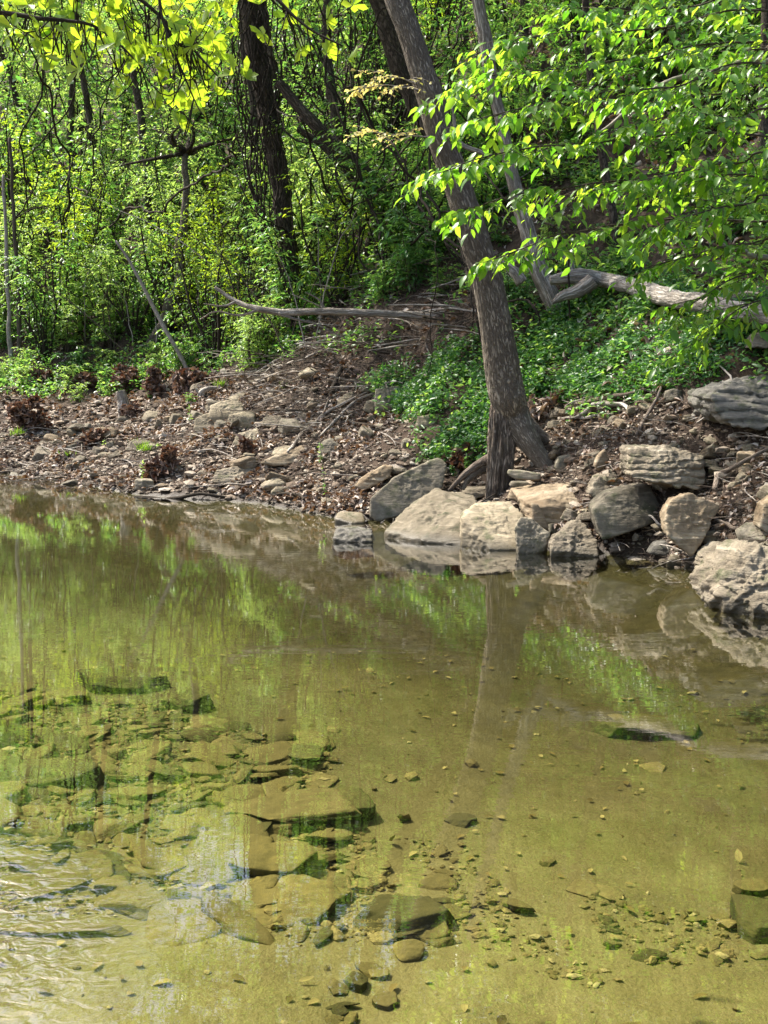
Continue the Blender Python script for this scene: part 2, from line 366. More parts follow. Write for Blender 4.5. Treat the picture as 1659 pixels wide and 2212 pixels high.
M = {}
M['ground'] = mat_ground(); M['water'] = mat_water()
M['bark'] = mat_bark('bark_grey_brown', (.29, .245, .185), (.40, .345, .27), (.13, .10, .075), 1, .035, 50, 9)
M['dark_bark'] = mat_bark('bark_dark', (.10, .078, .058), (.19, .15, .115), (.015, .012, .01), 1, .02, 30, 7)
M['rot'] = mat_bark('rotten_heartwood', (.24, .185, .14), (.45, .38, .30), (.05, .035, .025), 1, .03, 40, 4)
M['dead'] = mat_bark('weathered_dead_wood', (.46, .41, .34), (.64, .59, .52), (.10, .075, .055), 1, .012, 40, 3)
M['snag'] = mat_bark('snag_wood', (.36, .30, .24), (.58, .53, .46), (.10, .075, .05), 1, .015, 36, 2.5)
M['twig'] = mat_bark('twig_bark', (.09, .07, .05), (.17, .14, .105), (.04, .03, .02), 2, .002)
M['pale_twig'] = mat_bark('pale_twig', (.36, .32, .27), (.5, .46, .4), (.15, .12, .1), 2, .002)
M['vine'] = mat_bark('vine_bark', (.035, .028, .02), (.075, .06, .045), (.02, .015, .01), 2, .003)
M['root'] = mat_bark('root_bark', (.16, .12, .09), (.30, .25, .20), (.05, .035, .025), 1.5, .006)
M['rock_pale'] = mat_rock('limestone_pale', (.15, .12, .075), (.26, .215, .145), (.41, .35, .25), moss=.1)
M['rock_grey'] = mat_rock('limestone_grey', (.12, .10, .07), (.21, .18, .13), (.33, .29, .215), moss=.25)
M['rock_dark'] = mat_rock('limestone_dark', (.085, .078, .065), (.15, .138, .115), (.25, .23, .19), moss=.15, bd=.02)
M['rock_tan'] = mat_rock('limestone_tan', (.13, .085, .045), (.25, .19, .12), (.42, .36, .26))
M['rock_rough'] = mat_rock('limestone_rough', (.13, .105, .07), (.23, .19, .135), (.35, .305, .23), bd=.03, moss=.1)
M['sub'] = mat_rock('submerged_stone', (.10, .085, .028), (.19, .155, .055), (.27, .225, .09), sub=True, bd=.006)
M['sub_dark'] = mat_rock('submerged_algae_stone', (.035, .045, .015), (.075, .075, .027), (.14, .125, .05), sub=True, bd=.008)
M['sub_pale'] = mat_rock('submerged_pale_stone', (.2, .17, .07), (.3, .25, .11), (.4, .34, .18), sub=True, bd=.005)
M['leaf_hero'] = mat_leaf('leaf_fresh_green', [(.05, .14, .012), (.08, .2, .02), (.13, .27, .025)], [(.16, .45, .02), (.26, .56, .03), (.40, .68, .04), (.55, .76, .05)], .38, .5, .45)
M['leaf_yg'] = mat_leaf('leaf_yellow_green', [(.13, .24, .02), (.2, .3, .03), (.08, .2, .03)], [(.45, .68, .03), (.62, .78, .04), (.35, .6, .03)], .5, .55)
M['leaf_mid'] = mat_leaf('leaf_mid_green', [(.04, .12, .035), (.075, .18, .05), (.13, .23, .07)], [(.16, .44, .06), (.3, .58, .08), (.5, .7, .11)], .36, .45, .5)
M['leaf_lite'] = mat_leaf('leaf_light_green', [(.10, .2, .06), (.15, .26, .08), (.22, .31, .10)], [(.35, .6, .10), (.5, .75, .13), (.65, .82, .16)], .38, .5, .55)
M['leaf_cool'] = mat_leaf('leaf_blue_green', [(.04, .12, .035), (.07, .17, .05), (.1, .2, .07)], [(.12, .38, .05), (.2, .45, .06), (.3, .5, .08)], .35, .35, .5)
M['leaf_gold'] = mat_leaf('leaf_pale_gold', [(.35, .30, .08), (.42, .34, .12), (.3, .3, .06)], [(.7, .6, .15), (.75, .62, .2), (.6, .6, .12)], .5, .5)
M['ivy'] = mat_leaf('leaf_creeper', [(.03, .10, .025), (.05, .15, .035), (.09, .2, .045)], [(.12, .36, .03), (.18, .44, .04), (.3, .55, .05)], .42, .32, .45)
M['litter'] = mat_leaf('dry_leaf', [(.04, .026, .018), (.12, .082, .06), (.30, .235, .19), (.55, .48, .41)], [(.12, .05, .02), (.2, .09, .03), (.25, .13, .05), (.3, .2, .1)], .7, .15, .2)
M['debris'] = mat_leaf('drift_leaf', [(.04, .025, .018), (.09, .055, .038), (.17, .11, .08), (.30, .22, .17)], [(.12, .04, .02), (.2, .07, .03), (.2, .1, .05), (.3, .15, .08)], .7, .15, .2)
def mat_grass():
    return mat_leaf('grass_blade', [(.05, .14, .02), (.09, .2, .03)], [(.25, .5, .03), (.4, .6, .05)], .5, .4)
M['grass'] = mat_grass()

# ------------------------------------------------------------------ ground sheet
def axis(a, b, fa, fb, fine, g=1.12):
    c = list(np.arange(fa, fb, fine)); st = fine; x = fa
    while x > a: st = min(st * g, 6); x -= st; c.insert(0, x)
    st = fine; x = c[-1]
    while x < b: st = min(st * g, 6); x += st; c.append(x)
    return np.array(c)
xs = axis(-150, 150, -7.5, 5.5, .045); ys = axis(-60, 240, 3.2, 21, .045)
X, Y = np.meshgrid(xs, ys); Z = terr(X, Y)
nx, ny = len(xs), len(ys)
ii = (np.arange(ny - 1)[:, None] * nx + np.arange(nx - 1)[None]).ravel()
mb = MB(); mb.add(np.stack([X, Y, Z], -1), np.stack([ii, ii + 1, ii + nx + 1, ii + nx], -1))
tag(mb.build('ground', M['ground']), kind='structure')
# water surface
wx = np.array([-150, -40, -20, -10, -5, 0, 5, 10, 40]); 
mb = MB(); mb.add([(-90, -60, 0), (60, -60, 0), (60, 40, 0), (-90, 40, 0)], np.array([[0, 1, 2, 3]]))
tag(mb.build('water', M['water'], smooth=False), kind='structure')

# ------------------------------------------------------------------ rocks
_ico = {}
def ico(sub):
    if sub not in _ico:
        bm = bmesh.new(); bmesh.ops.create_icosphere(bm, subdivisions=sub, radius=1)
        v = np.array([x.co[:] for x in bm.verts]); f = np.array([[x.index for x in q.verts] for q in bm.faces]); bm.free(); _ico[sub] = (v, f)
    return _ico[sub]
def rock_mb(c, dims, planes, p=16, sub=5, rough=.03, strata=0, seed=0, R=None, pits=0):
    """radial soft intersection of planes (unit space), scaled to dims, weathered by noise"""
    D, F = ico(sub); dims = np.array(dims, float)
    Nn = np.array([q[0] for q in planes]); dd = np.array([q[1] for q in planes])
    t = np.maximum(D @ Nn.T / dd[None], 0); r = 1 / np.maximum((t ** p).sum(1) ** (1 / p), 1e-4)
    V = D * r[:, None] * dims / 2; sz = float(dims.mean())
    nv = norm(D / dims)
    q = V / sz + seed * 3.7
    n = .55 * fbm(q * 2.2, 4, seed) + .35 * (1 - np.abs(fbm(q * 5, 3, seed + 3)) * 2) + .2 * fbm(q * 14, 3, seed + 7) + .12 * fbm(q * 34, 2, seed + 9)
    V = V + nv * (rough * sz * n)[:, None]
    if strata:
        zz = V[:, 2] / dims[2] * 6 + .8 * fbm(q * 1.5, 2, seed + 11)
        led = (np.abs((zz % 1) - .5) * 2) ** 3 * -1 + .5 * vnoise(np.stack([np.floor(zz), zz * 0, zz * 0], -1) + .5, seed)
        V[:, :2] *= (1 + strata * led)[:, None]
    if pits: V = V - nv * (pits * sz * np.clip(fbm(q * 9, 3, seed + 5) - .1, 0, 1))[:, None]
    if R is not None: V = V @ np.array(R).T
    mb = MB(); mb.add(V, F); mb.b = [V + 0]; return mb
def rand_planes(seed, kind='block', n=8):
    r = np.random.default_rng(seed); pl = []
    if kind == 'slab':
        m = int(r.integers(5, 8)); a0 = r.uniform(0, 6.3)
        for k in range(m):
            a = a0 + (k + r.uniform(-.28, .28)) * 2 * np.pi / m; q = np.array([math.cos(a), math.sin(a), r.normal(.05, .12)]); pl.append((q / np.linalg.norm(q), r.uniform(.68, 1)))
        for sg in (-1, 1):
            q = np.array([r.normal(0, .07), r.normal(0, .07), sg]); pl.append((q / np.linalg.norm(q), r.uniform(.8, 1)))
        for k in range(2):
            q = np.array([r.normal(), r.normal(), 1.2]); pl.append((q / np.linalg.norm(q), r.uniform(.8, 1)))
    elif kind == 'block':
        j = .16 if kind == 'block' else .10
        for ax in range(3):
            for sg in (-1, 1):
                q = np.zeros(3); q[ax] = sg; q = q + r.normal(0, j, 3); pl.append((q / np.linalg.norm(q), r.uniform(.82, 1)))
        for k in range(n):
            q = r.normal(0, 1, 3) * (1, 1, .35 if kind == 'slab' else .8); q /= np.linalg.norm(q); pl.append((q, r.uniform(.82, 1.15)))
    else:
        for k in range(22):
            q = r.normal(0, 1, 3); q /= np.linalg.norm(q); pl.append((q, r.uniform(.85, 1.05)))
    return pl
def hull_rock(name, pts, mat, label, back=(.3, .8), p=80, sub=5, rough=.02, strata=0, seed=1, pits=0, group=None, cat='rock', sink=0):
    """pts: (u, v, y) picture corners at their distance; a back copy gives the real thickness"""
    W3 = [np.array(P(u, v, y)) for u, v, y in pts]; c = np.mean(W3, 0)
    B = [c + (w - c) * back[1] + np.array([0, back[0], 0]) for w in W3]
    bot = [w * np.array([1, 1, 1]) - np.array([0, 0, sink]) for w in W3 if w[2] < .12] if sink else []
    A = np.array(W3 + B + bot); lo, hi = A.min(0), A.max(0); cen = A.mean(0) * .5 + (lo + hi) * .25; dims = (hi - lo)
    Q = (A - cen) / (dims / 2)
    bm = bmesh.new(); vs = [bm.verts.new(q) for q in Q]; bmesh.ops.convex_hull(bm, input=vs); bm.normal_update()
    pl = []
    for f in bm.faces:
        n = np.array(f.normal); d = float(n @ np.array(f.verts[0].co))
        if f.calc_area() > 1e-5 and d > .02: pl.append((n, d))
    bm.free()
    mb = rock_mb(cen, dims, pl, p, 6 if name == 'boulder' else sub, rough * 1.25, strata, seed, pits=pits)
    o = mb.build(name, mat); o.location = cen; return tag(o, label, cat, group)
def yw(v): return G(829, v).y
def HR(name, mat, label, base, pts, **k):
    """base = distance of the front foot; pts = (u, v, extra distance)"""
    if base == 'w': base = yw(max(p[1] for p in pts)); k.setdefault('sink', .16)
    elif base == 't':
        q = max(pts, key=lambda p: p[1]); base = H(q[0], q[1]).y
    return hull_rock(name, [(u, v, base + dd) for u, v, dd in pts], M[mat], label, **k)

HR('boulder', 'rock_grey', 'smooth dark grey boulder tilted up to the right at the waterline', yw(1128) - .3,
   [(798, 1118, .05), (797, 1078, .05), (848, 1032, .3), (945, 988, .75), (968, 1000, .75), (958, 1052, .5), (925, 1080, .3), (868, 1112, .05), (815, 1128, 0)], seed=11, rough=.022, back=(.35, .85))
HR('boulder', 'rock_pale', 'broad pale slab boulder sloping into the water right of the dark one', 'w',
   [(834, 1146, .55), (880, 1100, .8), (945, 1060, 1.25), (1025, 1075, 1.25), (1040, 1100, .8), (1002, 1122, .25), (1000, 1178, 0), (900, 1166, .15), (840, 1156, .5)], seed=12, rough=.03, back=(.4, .9), pits=.03)
HR('boulder', 'rock_pale', 'blunt pale boulder at the waterline between two other pale and grey rocks', 'w',
   [(993, 1180, .25), (996, 1120, .3), (1030, 1090, .75), (1110, 1088, .9), (1128, 1118, .55), (1122, 1186, .02), (1060, 1190, 0)], seed=13, rough=.028, back=(.35, .9), pits=.02)
HR('boulder', 'rock_grey', 'small rough grey rock wedged upright at the waterline below the tan tooth', 'w',
   [(1112, 1140, .1), (1126, 1118, .15), (1150, 1120, .2), (1186, 1152, .15), (1178, 1180, .05), (1158, 1196, 0), (1120, 1192, 0)], seed=14, rough=.045, back=(.18, .85))
HR('stone', 'rock_tan', 'little upright orange tan stone like a tooth above the grey wedge', 't',
   [(1126, 1126, -.25), (1124, 1100, -.22), (1130, 1080, -.2), (1143, 1074, -.2), (1150, 1092, -.2), (1158, 1122, -.25)], seed=15, rough=.04, back=(.08, .8), sub=4)
HR('boulder', 'rock_tan', 'large orange brown block with a pale ledge top under the tree roots', 't',
   [(1150, 1150, -.45), (1156, 1096, -.4), (1180, 1070, -.1), (1262, 1040, .2), (1286, 1082, -.1), (1288, 1150, -.3), (1110, 1066, .15)], seed=16, rough=.03, back=(.6, .95), strata=.02)
HR('stone', 'rock_tan', 'brown sloping stone leaning behind the tan tooth', 't',
   [(1150, 1135, -.3), (1146, 1085, -.2), (1162, 1088, -.2), (1184, 1130, -.25), (1188, 1150, -.3)], seed=17, rough=.03, back=(.1, .8), sub=4)
HR('boulder', 'rock_rough', 'low rough grey rock at the waterline under the orange block', 'w',
   [(1190, 1188, 0), (1198, 1165, .1), (1240, 1126, .35), (1256, 1124, .38), (1290, 1170, .15), (1292, 1202, 0), (1212, 1204, 0)], seed=18, rough=.06, back=(.22, .9))
HR('boulder', 'rock_grey', 'big angular grey block tilted left above the waterline', 't',
   [(1279, 1100, -.3), (1322, 1064, -.1), (1404, 1042, .05), (1426, 1092, -.05), (1416, 1128, -.2), (1370, 1148, -.35), (1300, 1170, -.4), (1284, 1130, -.35)], seed=19, rough=.022, back=(.5, .9), p=28)
HR('boulder', 'rock_rough', 'layered grey ledge block set in the bank above the angular block', 't',
   [(1355, 1030, -.15), (1358, 968, 0), (1440, 966, .1), (1526, 992, .05), (1528, 1042, -.05), (1510, 1064, -.15), (1450, 1052, -.25), (1386, 1038, -.2)], seed=20, rough=.055, strata=.06, back=(.5, .95), p=24)
HR('boulder', 'rock_tan', 'tan slab leaning point down in the dark bank', 't',
   [(1432, 1112, -.2), (1450, 1078, -.1), (1486, 1060, 0), (1562, 1090, 0), (1530, 1150, -.15), (1512, 1185, -.28), (1494, 1206, -.32), (1440, 1160, -.3)], seed=21, rough=.035, strata=.03, back=(.3, .85), p=26)
HR('stone', 'rock_rough', 'knobbly brown rock heap beside the orange block', 't',
   [(1276, 1064, -.1), (1290, 1034, 0), (1326, 1018, .1), (1362, 1030, .1), (1358, 1062, -.02), (1300, 1082, -.15)], seed=22, rough=.09, back=(.3, .9), pits=.05)
HR('boulder', 'rock_dark', 'massive dark grey boulder jutting from the bank at the right edge', 't',
   [(1536, 858, -.1), (1545, 840, .1), (1620, 812, .4), (1760, 800, .5), (1780, 900, -.1), (1640, 934, -.3), (1570, 918, -.25), (1545, 896, -.2)], seed=23, rough=.05, strata=.05, back=(.9, .95), pits=.03)
HR('boulder', 'rock_rough', 'bright craggy rock standing in the water at the right edge', 'w',
   [(1520, 1262, .55), (1548, 1240, .6), (1618, 1182, .6), (1680, 1196, .5), (1730, 1230, .4), (1740, 1345, 0), (1640, 1312, .15), (1560, 1288, .35)], seed=24, rough=.085, strata=.05, back=(.5, .9), pits=.04)
HR('boulder', 'rock_rough', 'flat layered brown rock behind the bright craggy one', 't',
   [(1516, 1230, 0), (1522, 1202, .1), (1560, 1180, .2), (1608, 1184, .2), (1600, 1225, .1), (1556, 1238, 0)], seed=25, rough=.05, strata=.06, back=(.3, .9))
HR('stone', 'rock_grey', 'rounded grey green stone tucked under the sideways root', 't',
   [(1194, 1010, -.1), (1204, 985, 0), (1236, 978, .05), (1252, 996, .05), (1236, 1020, -.05), (1206, 1027, -.1)], seed=26, rough=.02, back=(.2, .8), p=8, sub=4)
HR('stone', 'rock_tan', 'egg shaped yellowish stone standing on end right of the root', 't',
   [(1282, 1008, -.1), (1290, 982, 0), (1308, 966, .02), (1318, 990, 0), (1312, 1014, -.06), (1292, 1022, -.1)], seed=27, rough=.02, back=(.15, .8), p=8, sub=4)
HR('stone', 'rock_grey', 'long flat stone lying between the two legs of the trunk', 't',
   [(1092, 1024, -.2), (1096, 1014, -.15), (1130, 1016, -.12), (1172, 1024, -.1), (1170, 1040, -.15), (1110, 1036, -.2)], seed=28, rough=.02, back=(.15, .9), p=12, sub=4)
HR('stone', 'rock_grey', 'thin flat stone under the long one between the trunk legs', 't',
   [(1098, 1050, -.2), (1104, 1040, -.15), (1158, 1042, -.12), (1160, 1056, -.15), (1120, 1060, -.2)], seed=29, rough=.02, back=(.18, .9), p=12, sub=4)
HR('stone', 'rock_tan', 'tan stone with brown stain below the flat stones at the trunk', 't',
   [(1096, 1078, -.2), (1104, 1058, -.1), (1150, 1056, -.05), (1160, 1070, -.1), (1130, 1086, -.2)], seed=30, rough=.03, back=(.2, .9), sub=4)
HR('stone', 'rock_rough', 'flat brown stone at the left foot of the hollow trunk', 't',
   [(998, 1066, -.12), (1010, 1056, -.05), (1066, 1052, 0), (1068, 1068, -.08), (1020, 1078, -.12)], seed=31, rough=.04, back=(.25, .9), strata=.04, sub=4)
HR('stone', 'rock_tan', 'long tan stone tilted above the dark grey boulder', 't',
   [(768, 1050, -.1), (775, 1036, -.02), (830, 1004, .12), (850, 1008, .12), (842, 1030, .05), (786, 1062, -.12)], seed=32, rough=.04, back=(.2, .9), strata=.03)
HR('stone', 'rock_pale', 'wet white flat stone at the water left of the boulders', 'w',
   [(722, 1118, .1), (732, 1108, .3), (785, 1112, .3), (790, 1128, .05), (760, 1132, 0)], seed=33, rough=.03, back=(.2, .9), sub=4)
HR('stone', 'rock_dark', 'wet dark flat stone lying alone in the shallow water', 'w',
   [(720, 1162, .05), (726, 1146, .15), (745, 1143, .2), (770, 1150, .2), (804, 1148, .15), (806, 1168, 0), (750, 1172, 0)], seed=34, rough=.07, back=(.2, .9))
HR('boulder', 'rock_pale', 'upper pale block of the two square blocks on the left bank', 't',
   [(448, 900, -.1), (452, 876, .1), (510, 858, .3), (527, 876, .2), (522, 900, .05), (468, 922, -.1)], seed=35, rough=.028, back=(.3, .9), p=22)
HR('boulder', 'rock_pale', 'lower pale block of the two square blocks on the left bank', 't',
   [(416, 928, -.1), (420, 904, .05), (455, 890, .2), (478, 915, .12), (470, 930, 0), (432, 943, -.12)], seed=36, rough=.03, back=(.3, .9), p=22)
HR('boulder', 'rock_pale', 'wedge shaped pale rock below the two blocks', 't',
   [(500, 958, -.05), (515, 936, .1), (556, 926, .2), (578, 945, .15), (570, 964, 0), (520, 970, -.1)], seed=37, rough=.035, back=(.3, .9))
HR('boulder', 'rock_grey', 'rounded grey rock half buried behind the green seedling', 't',
   [(682, 985, -.05), (690, 955, .1), (715, 944, .15), (740, 965, .1), (738, 990, 0), (700, 996, -.1)], seed=38, rough=.03, back=(.3, .9), p=9)
HR('stone', 'rock_tan', 'flat tan ledge stone left of the rounded grey rock', 't',
   [(560, 1000, -.1), (590, 985, .05), (650, 964, .2), (668, 975, .15), (640, 1000, 0), (590, 1010, -.1)], seed=39, rough=.04, back=(.35, .9))
HR('boulder', 'rock_rough', 'cracked slab rock near the water in the middle of the left bank', 't',
   [(456, 1040, -.1), (466, 1018, .05), (520, 1006, .2), (548, 1014, .2), (542, 1040, 0), (490, 1050, -.1)], seed=40, rough=.04, back=(.35, .9), strata=.03)
HR('boulder', 'rock_grey', 'grey square stone at the edge of the creeper', 't',
   [(808, 880, -.05), (812, 842, .1), (860, 834, .2), (868, 850, .15), (862, 884, 0), (830, 892, -.05)], seed=41, rough=.035, back=(.25, .9))
HR('stone', 'rock_pale', 'pale stone leaning beside the grey square stone', 't',
   [(783, 886, -.1), (792, 866, 0), (815, 862, .05), (818, 884, 0), (800, 894, -.1)], seed=42, rough=.03, back=(.2, .9), sub=4)
HR('stone', 'rock_pale', 'flat pale stone lying in the green creeper', 't',
   [(896, 920, -.1), (902, 900, 0), (960, 892, .1), (976, 902, .1), (955, 914, 0), (905, 928, -.1)], seed=43, rough=.03, back=(.2, .9))
HR('stone', 'rock_grey', 'grey stone just left of the trunk in the creeper', 't',
   [(1022, 874, -.05), (1028, 842, .05), (1056, 846, .1), (1056, 876, 0)], seed=44, rough=.03, back=(.2, .9), sub=4)
HR('stone', 'rock_tan', 'upper tan stone beside the massive dark boulder', 't',
   [(1504, 890, -.05), (1512, 876, .05), (1536, 872, .1), (1544, 888, .05), (1524, 900, -.05)], seed=45, rough=.02, back=(.2, .9), p=8, sub=4)
HR('stone', 'rock_pale', 'small yellowish stone left of the tan one by the dark boulder', 't',
   [(1474, 908, -.05), (1480, 896, .02), (1508, 892, .05), (1508, 908, 0), (1490, 914, -.05)], seed=46, rough=.02, back=(.15, .9), p=8, sub=4)
HR('stone', 'rock_tan', 'yellow stone cut by the right edge above the craggy rock', 't',
   [(1640, 1142, -.05), (1650, 1090, .05), (1690, 1060, .1), (1700, 1130, .05), (1670, 1156, -.05)], seed=47, rough=.03, back=(.2, .9))
HR('boulder', 'rock_grey', 'grey boulder under the fallen log at the right edge', 't',
   [(1622, 750, -.05), (1632, 722, .1), (1700, 712, .2), (1710, 755, 0)], seed=48, rough=.04, back=(.3, .9))
HR('stone', 'rock_dark', 'dark low stone at the foot of the mud bank right of centre', 't',
   [(1400, 1196, -.02), (1415, 1174, .08), (1440, 1168, .1), (1458, 1186, .05), (1440, 1204, -.02)], seed=49, rough=.05, back=(.15, .9), sub=4)

# submerged slabs: box (u0, v0, u1, v1) of the flat top seen through the water
def slab(box, mat, label, h=.045, seed=1, rot=None, lift=.0, kind='slab', cat='stone', p=40, rough=.03, name='submerged_stone', tilt=(0, 0)):
    h *= .9 if mat == 'sub_dark' else .42; u0, v0, u1, v1 = box; c = H((u0 + u1) / 2, (v0 + v1) / 2); yn = H((u0 + u1) / 2, v1).y; yf = H((u0 + u1) / 2, v0).y
    w = (u1 - u0) / FPX * c.y; dp = max(yf - yn, .04)
    ca, sa = math.cos(rot or 0), math.sin(rot or 0)
    R = Matrix.Rotation(rot or 0, 3, 'Z') @ Matrix.Rotation(tilt[0], 3, 'X') @ Matrix.Rotation(tilt[1], 3, 'Y')
    mb = rock_mb((0, 0, 0), (w, dp, h), rand_planes(seed, kind, 9), p, 5, rough, 0, seed, R=R)
    o = mb.build(name, M[mat]); o.location = (c.x, c.y, c.z + h * .25 + lift); return tag(o, label, cat)
slab((300, 1952, 497, 2058), 'sub', 'large oval flat slab lying clear in the near shallows', .07, 3, kind='round', p=9, rough=.02)
slab((455, 1922, 770, 2015), 'sub', 'broad brownish slab under water right of the oval slab', .09, 5, tilt=(.05, -.06))
slab((500, 1858, 695, 1925), 'sub', 'pale pointed slab casting a dark shadow under water', .13, 7, lift=.05)
slab((490, 1735, 790, 1800), 'sub_pale', 'long narrow pale slab lying slantwise under water', .06, 9, rot=.35, lift=.05)
slab((600, 1728, 825, 1790), 'sub_dark', 'dark ledge standing for the shaded side of the long narrow slab', .12, 10, rot=.1)  # shadow side of the long slab, put in as a dark stone
slab((515, 1605, 655, 1662), 'sub', 'domed brown slab at the right side of the stone patch', .09, 12)
slab((612, 1582, 728, 1636), 'sub', 'flat slab furthest right in the upper stone patch', .07, 13)
slab((170, 1468, 355, 1502), 'sub_dark', 'long dark green slab at the far end of the stones', .12, 14)
slab((345, 1514, 460, 1546), 'sub_dark', 'shorter dark green slab just right of the long dark one', .12, 15)
slab((1285, 1562, 1512, 1606), 'sub_dark', 'lone dark mossy slab under water at the right', .10, 16)
slab((1570, 1962, 1700, 2045), 'sub_dark', 'dark slab under water cut by the right edge', .10, 17, lift=.0)
slab((1575, 1935, 1680, 1965), 'sub', 'brown slab propped behind the dark slab at the right edge', .08, 18, lift=.05)
slab((843, 2032, 922, 2080), 'sub', 'brown rounded stone under water near the bottom centre', .08, 19, kind='round', p=8)
slab((793, 2018, 868, 2046), 'sub_pale', 'pale flat stone touching the brown rounded one', .05, 20)
slab((750, 1948, 1000, 2025), 'sub_dark', 'mossy green slab with a dark hollow under its front', .09, 21)
slab((755, 1858, 850, 1888), 'sub', 'flat slab right of the pale pointed one', .06, 22)
slab((196, 1908, 292, 1948), 'sub_pale', 'yellowish square cut slab at the left shallows', .08, 23)
slab((-20, 1664, 240, 1722), 'sub_dark', 'wide dark slab at the left edge of the stone patch', .13, 24)
slab((664, 1676, 736, 1696), 'sub_pale', 'pale oval stone on the sand right of the patch', .05, 25, kind='round', p=8)
slab((828, 1680, 860, 1694), 'sub_pale', 'small pale round stone alone on open sand', .04, 26, kind='round', p=8)
slab((705, 1574, 738, 1586), 'sub_pale', 'tiny pale stone alone above the oval stone', .04, 27, kind='round', p=8)
slab((950, 1768, 1035, 1792), 'sub_dark', 'black rotted leaf covered stone on open sand', .03, 28)
slab((1050, 2086, 1076, 2102), 'sub_pale', 'small white round stone near the bottom centre', .05, 29, kind='round', p=8)
slab((1230, 1912, 1300, 1948), 'sub_pale', 'left pale stone of the trio right of centre', .06, 30)
slab((1285, 1928, 1345, 1955), 'sub_pale', 'right pale stone of the trio right of centre', .06, 31)
slab((1160, 1858, 1202, 1878), 'sub', 'small flat stone just above the pale trio', .05, 32)
slab((-30, 2005, 290, 2030), 'sub', 'thin slab at the left edge under the bright ripples', .06, 33)
slab((330, 1760, 480, 1810), 'sub', 'square flat slab in the middle of the stone patch', .06, 34)
slab((340, 1800, 600, 1880), 'sub', 'wide tilted slab in the lower stone patch', .08, 35, tilt=(.08, 0))
slab((200, 1825, 430, 1905), 'sub', 'worn slab crossing the lower left stones', .07, 36)
slab((0, 1870, 190, 1950), 'sub', 'flat greenish slab at the lower left edge', .06, 37)
slab((500, 1780, 640, 1815), 'sub', 'slab directly below the long narrow pale one', .09, 38, lift=.02)
slab((430, 1700, 600, 1748), 'sub', 'brown slab left of the dark ledge', .07, 39)
slab((1310, 1548, 1356, 1560), 'sub_pale', 'pale stone behind the lone dark mossy slab', .05, 40)
slab((1380, 1654, 1440, 1672), 'sub_pale', 'thin pale stone on sand below the mossy slab', .04, 41)
slab((740, 2120, 800, 2160), 'sub_dark', 'dark stone at the bottom left of centre', .04, 43)
slab((800, 2150, 870, 2185), 'sub', 'brown stone at the very bottom near the centre', .07, 44)
slab((790, 2102, 845, 2130), 'sub_pale', 'pale stone above the dark bottom stone', .06, 45)

def inpx(poly_uv, z=None):
    return np.array([tuple((H(u, v) if z is None else G(u, v, z)).xy) for u, v in poly_uv])
def scatter(poly, n, r=rng):
    lo, hi = poly.min(0), poly.max(0); out = []
    while len(out) < n:
        q = r.uniform(lo, hi, (n * 3, 2)); q = q[inpoly(q[:, 0], q[:, 1], poly)]; out += list(q)
    return np.array(out[:n])
def proto_rocks(name, mats, n, dims, kinds, sub=3, rough=.04, strata=0):
    out = []
    for k in range(n):
        r = np.random.default_rng(100 + k); d = [r.uniform(*dims[i]) for i in range(3)]
        mb = rock_mb((0, 0, 0), d, rand_planes(200 + k, kinds[k % len(kinds)], 8), 34 if kinds[k % len(kinds)] != 'round' else 7, sub, rough, strata, 300 + k)
        out.append(mb.mesh(name, M[mats[k % len(mats)]]))
    return out
COLN = {'limestone_pale': 'pale', 'limestone_tan': 'tan', 'limestone_rough': 'rough brown', 'limestone_grey': 'grey', 'submerged_stone': 'olive', 'submerged_pale_stone': 'yellowish', 'submerged_algae_stone': 'dark green',
        'pale_twig': 'pale', 'twig_bark': 'brown', 'weathered_dead_wood': 'bleached', 'snag_wood': 'grey'}
def szone(u, v):
    if v > 1300:
        return ('at the left edge' if u < 130 else 'left in the patch' if u < 330 else 'in the middle of the patch' if u < 520 else 'right in the patch' if u < 720 else 'beside the patch' if u < 1150 else 'right of the centre') + (
            ' at the far end' if v < 1580 else ' by the wide dark slab' if v < 1720 else ' by the long narrow slab' if v < 1830 else ' by the pale pointed slab' if v < 1930 else ' at the near end')
    if u > 1130: return ('left of the angular grey block' if u < 1290 else 'around the angular grey block' if u < 1420 else 'around the tan pointed slab' if u < 1550 else 'above the craggy rock') + (' near the water' if v > 1120 else ' below the creeper' if v < 980 else '')
    return ('at the left edge' if u < 110 else 'before the short stump' if u < 320 else 'left of the two square blocks' if u < 415 else 'around the two square blocks' if u < 560 else 'left of the rounded rock' if u < 680 else 'right of the rounded rock' if u < 850 else 'beside the tall tree') + (
        ' at the waterline' if v > 1045 else ' near the water' if v > 985 else ' mid bank' if v > 900 else ' high on the bank')
def place(meshes, name, x, y, z, s, rz, tilt, label, cat, group):
    o = bpy.data.objects.new(name, meshes[rng.integers(len(meshes))]); col.objects.link(o)
    o.location = (x, y, z); o.rotation_euler = (rng.normal(0, tilt), rng.normal(0, tilt), rz); o.scale = (s, s * rng.uniform(.8, 1.2), s)
    u, v = proj(o.location); big = s / y * FPX
    lab = ('long ' if big > 95 else 'short ' if big < 60 else '') if cat == 'twig' else ('large ' if big > 48 else 'small ' if big < 24 else '')
    label = lab + COLN.get(o.data.materials[0].name, '') + (' twig ' if cat == 'twig' else ' flat stone ' if 'sub' in name else ' loose stone ') + szone(u, v)
    return tag(o, label, cat, group)
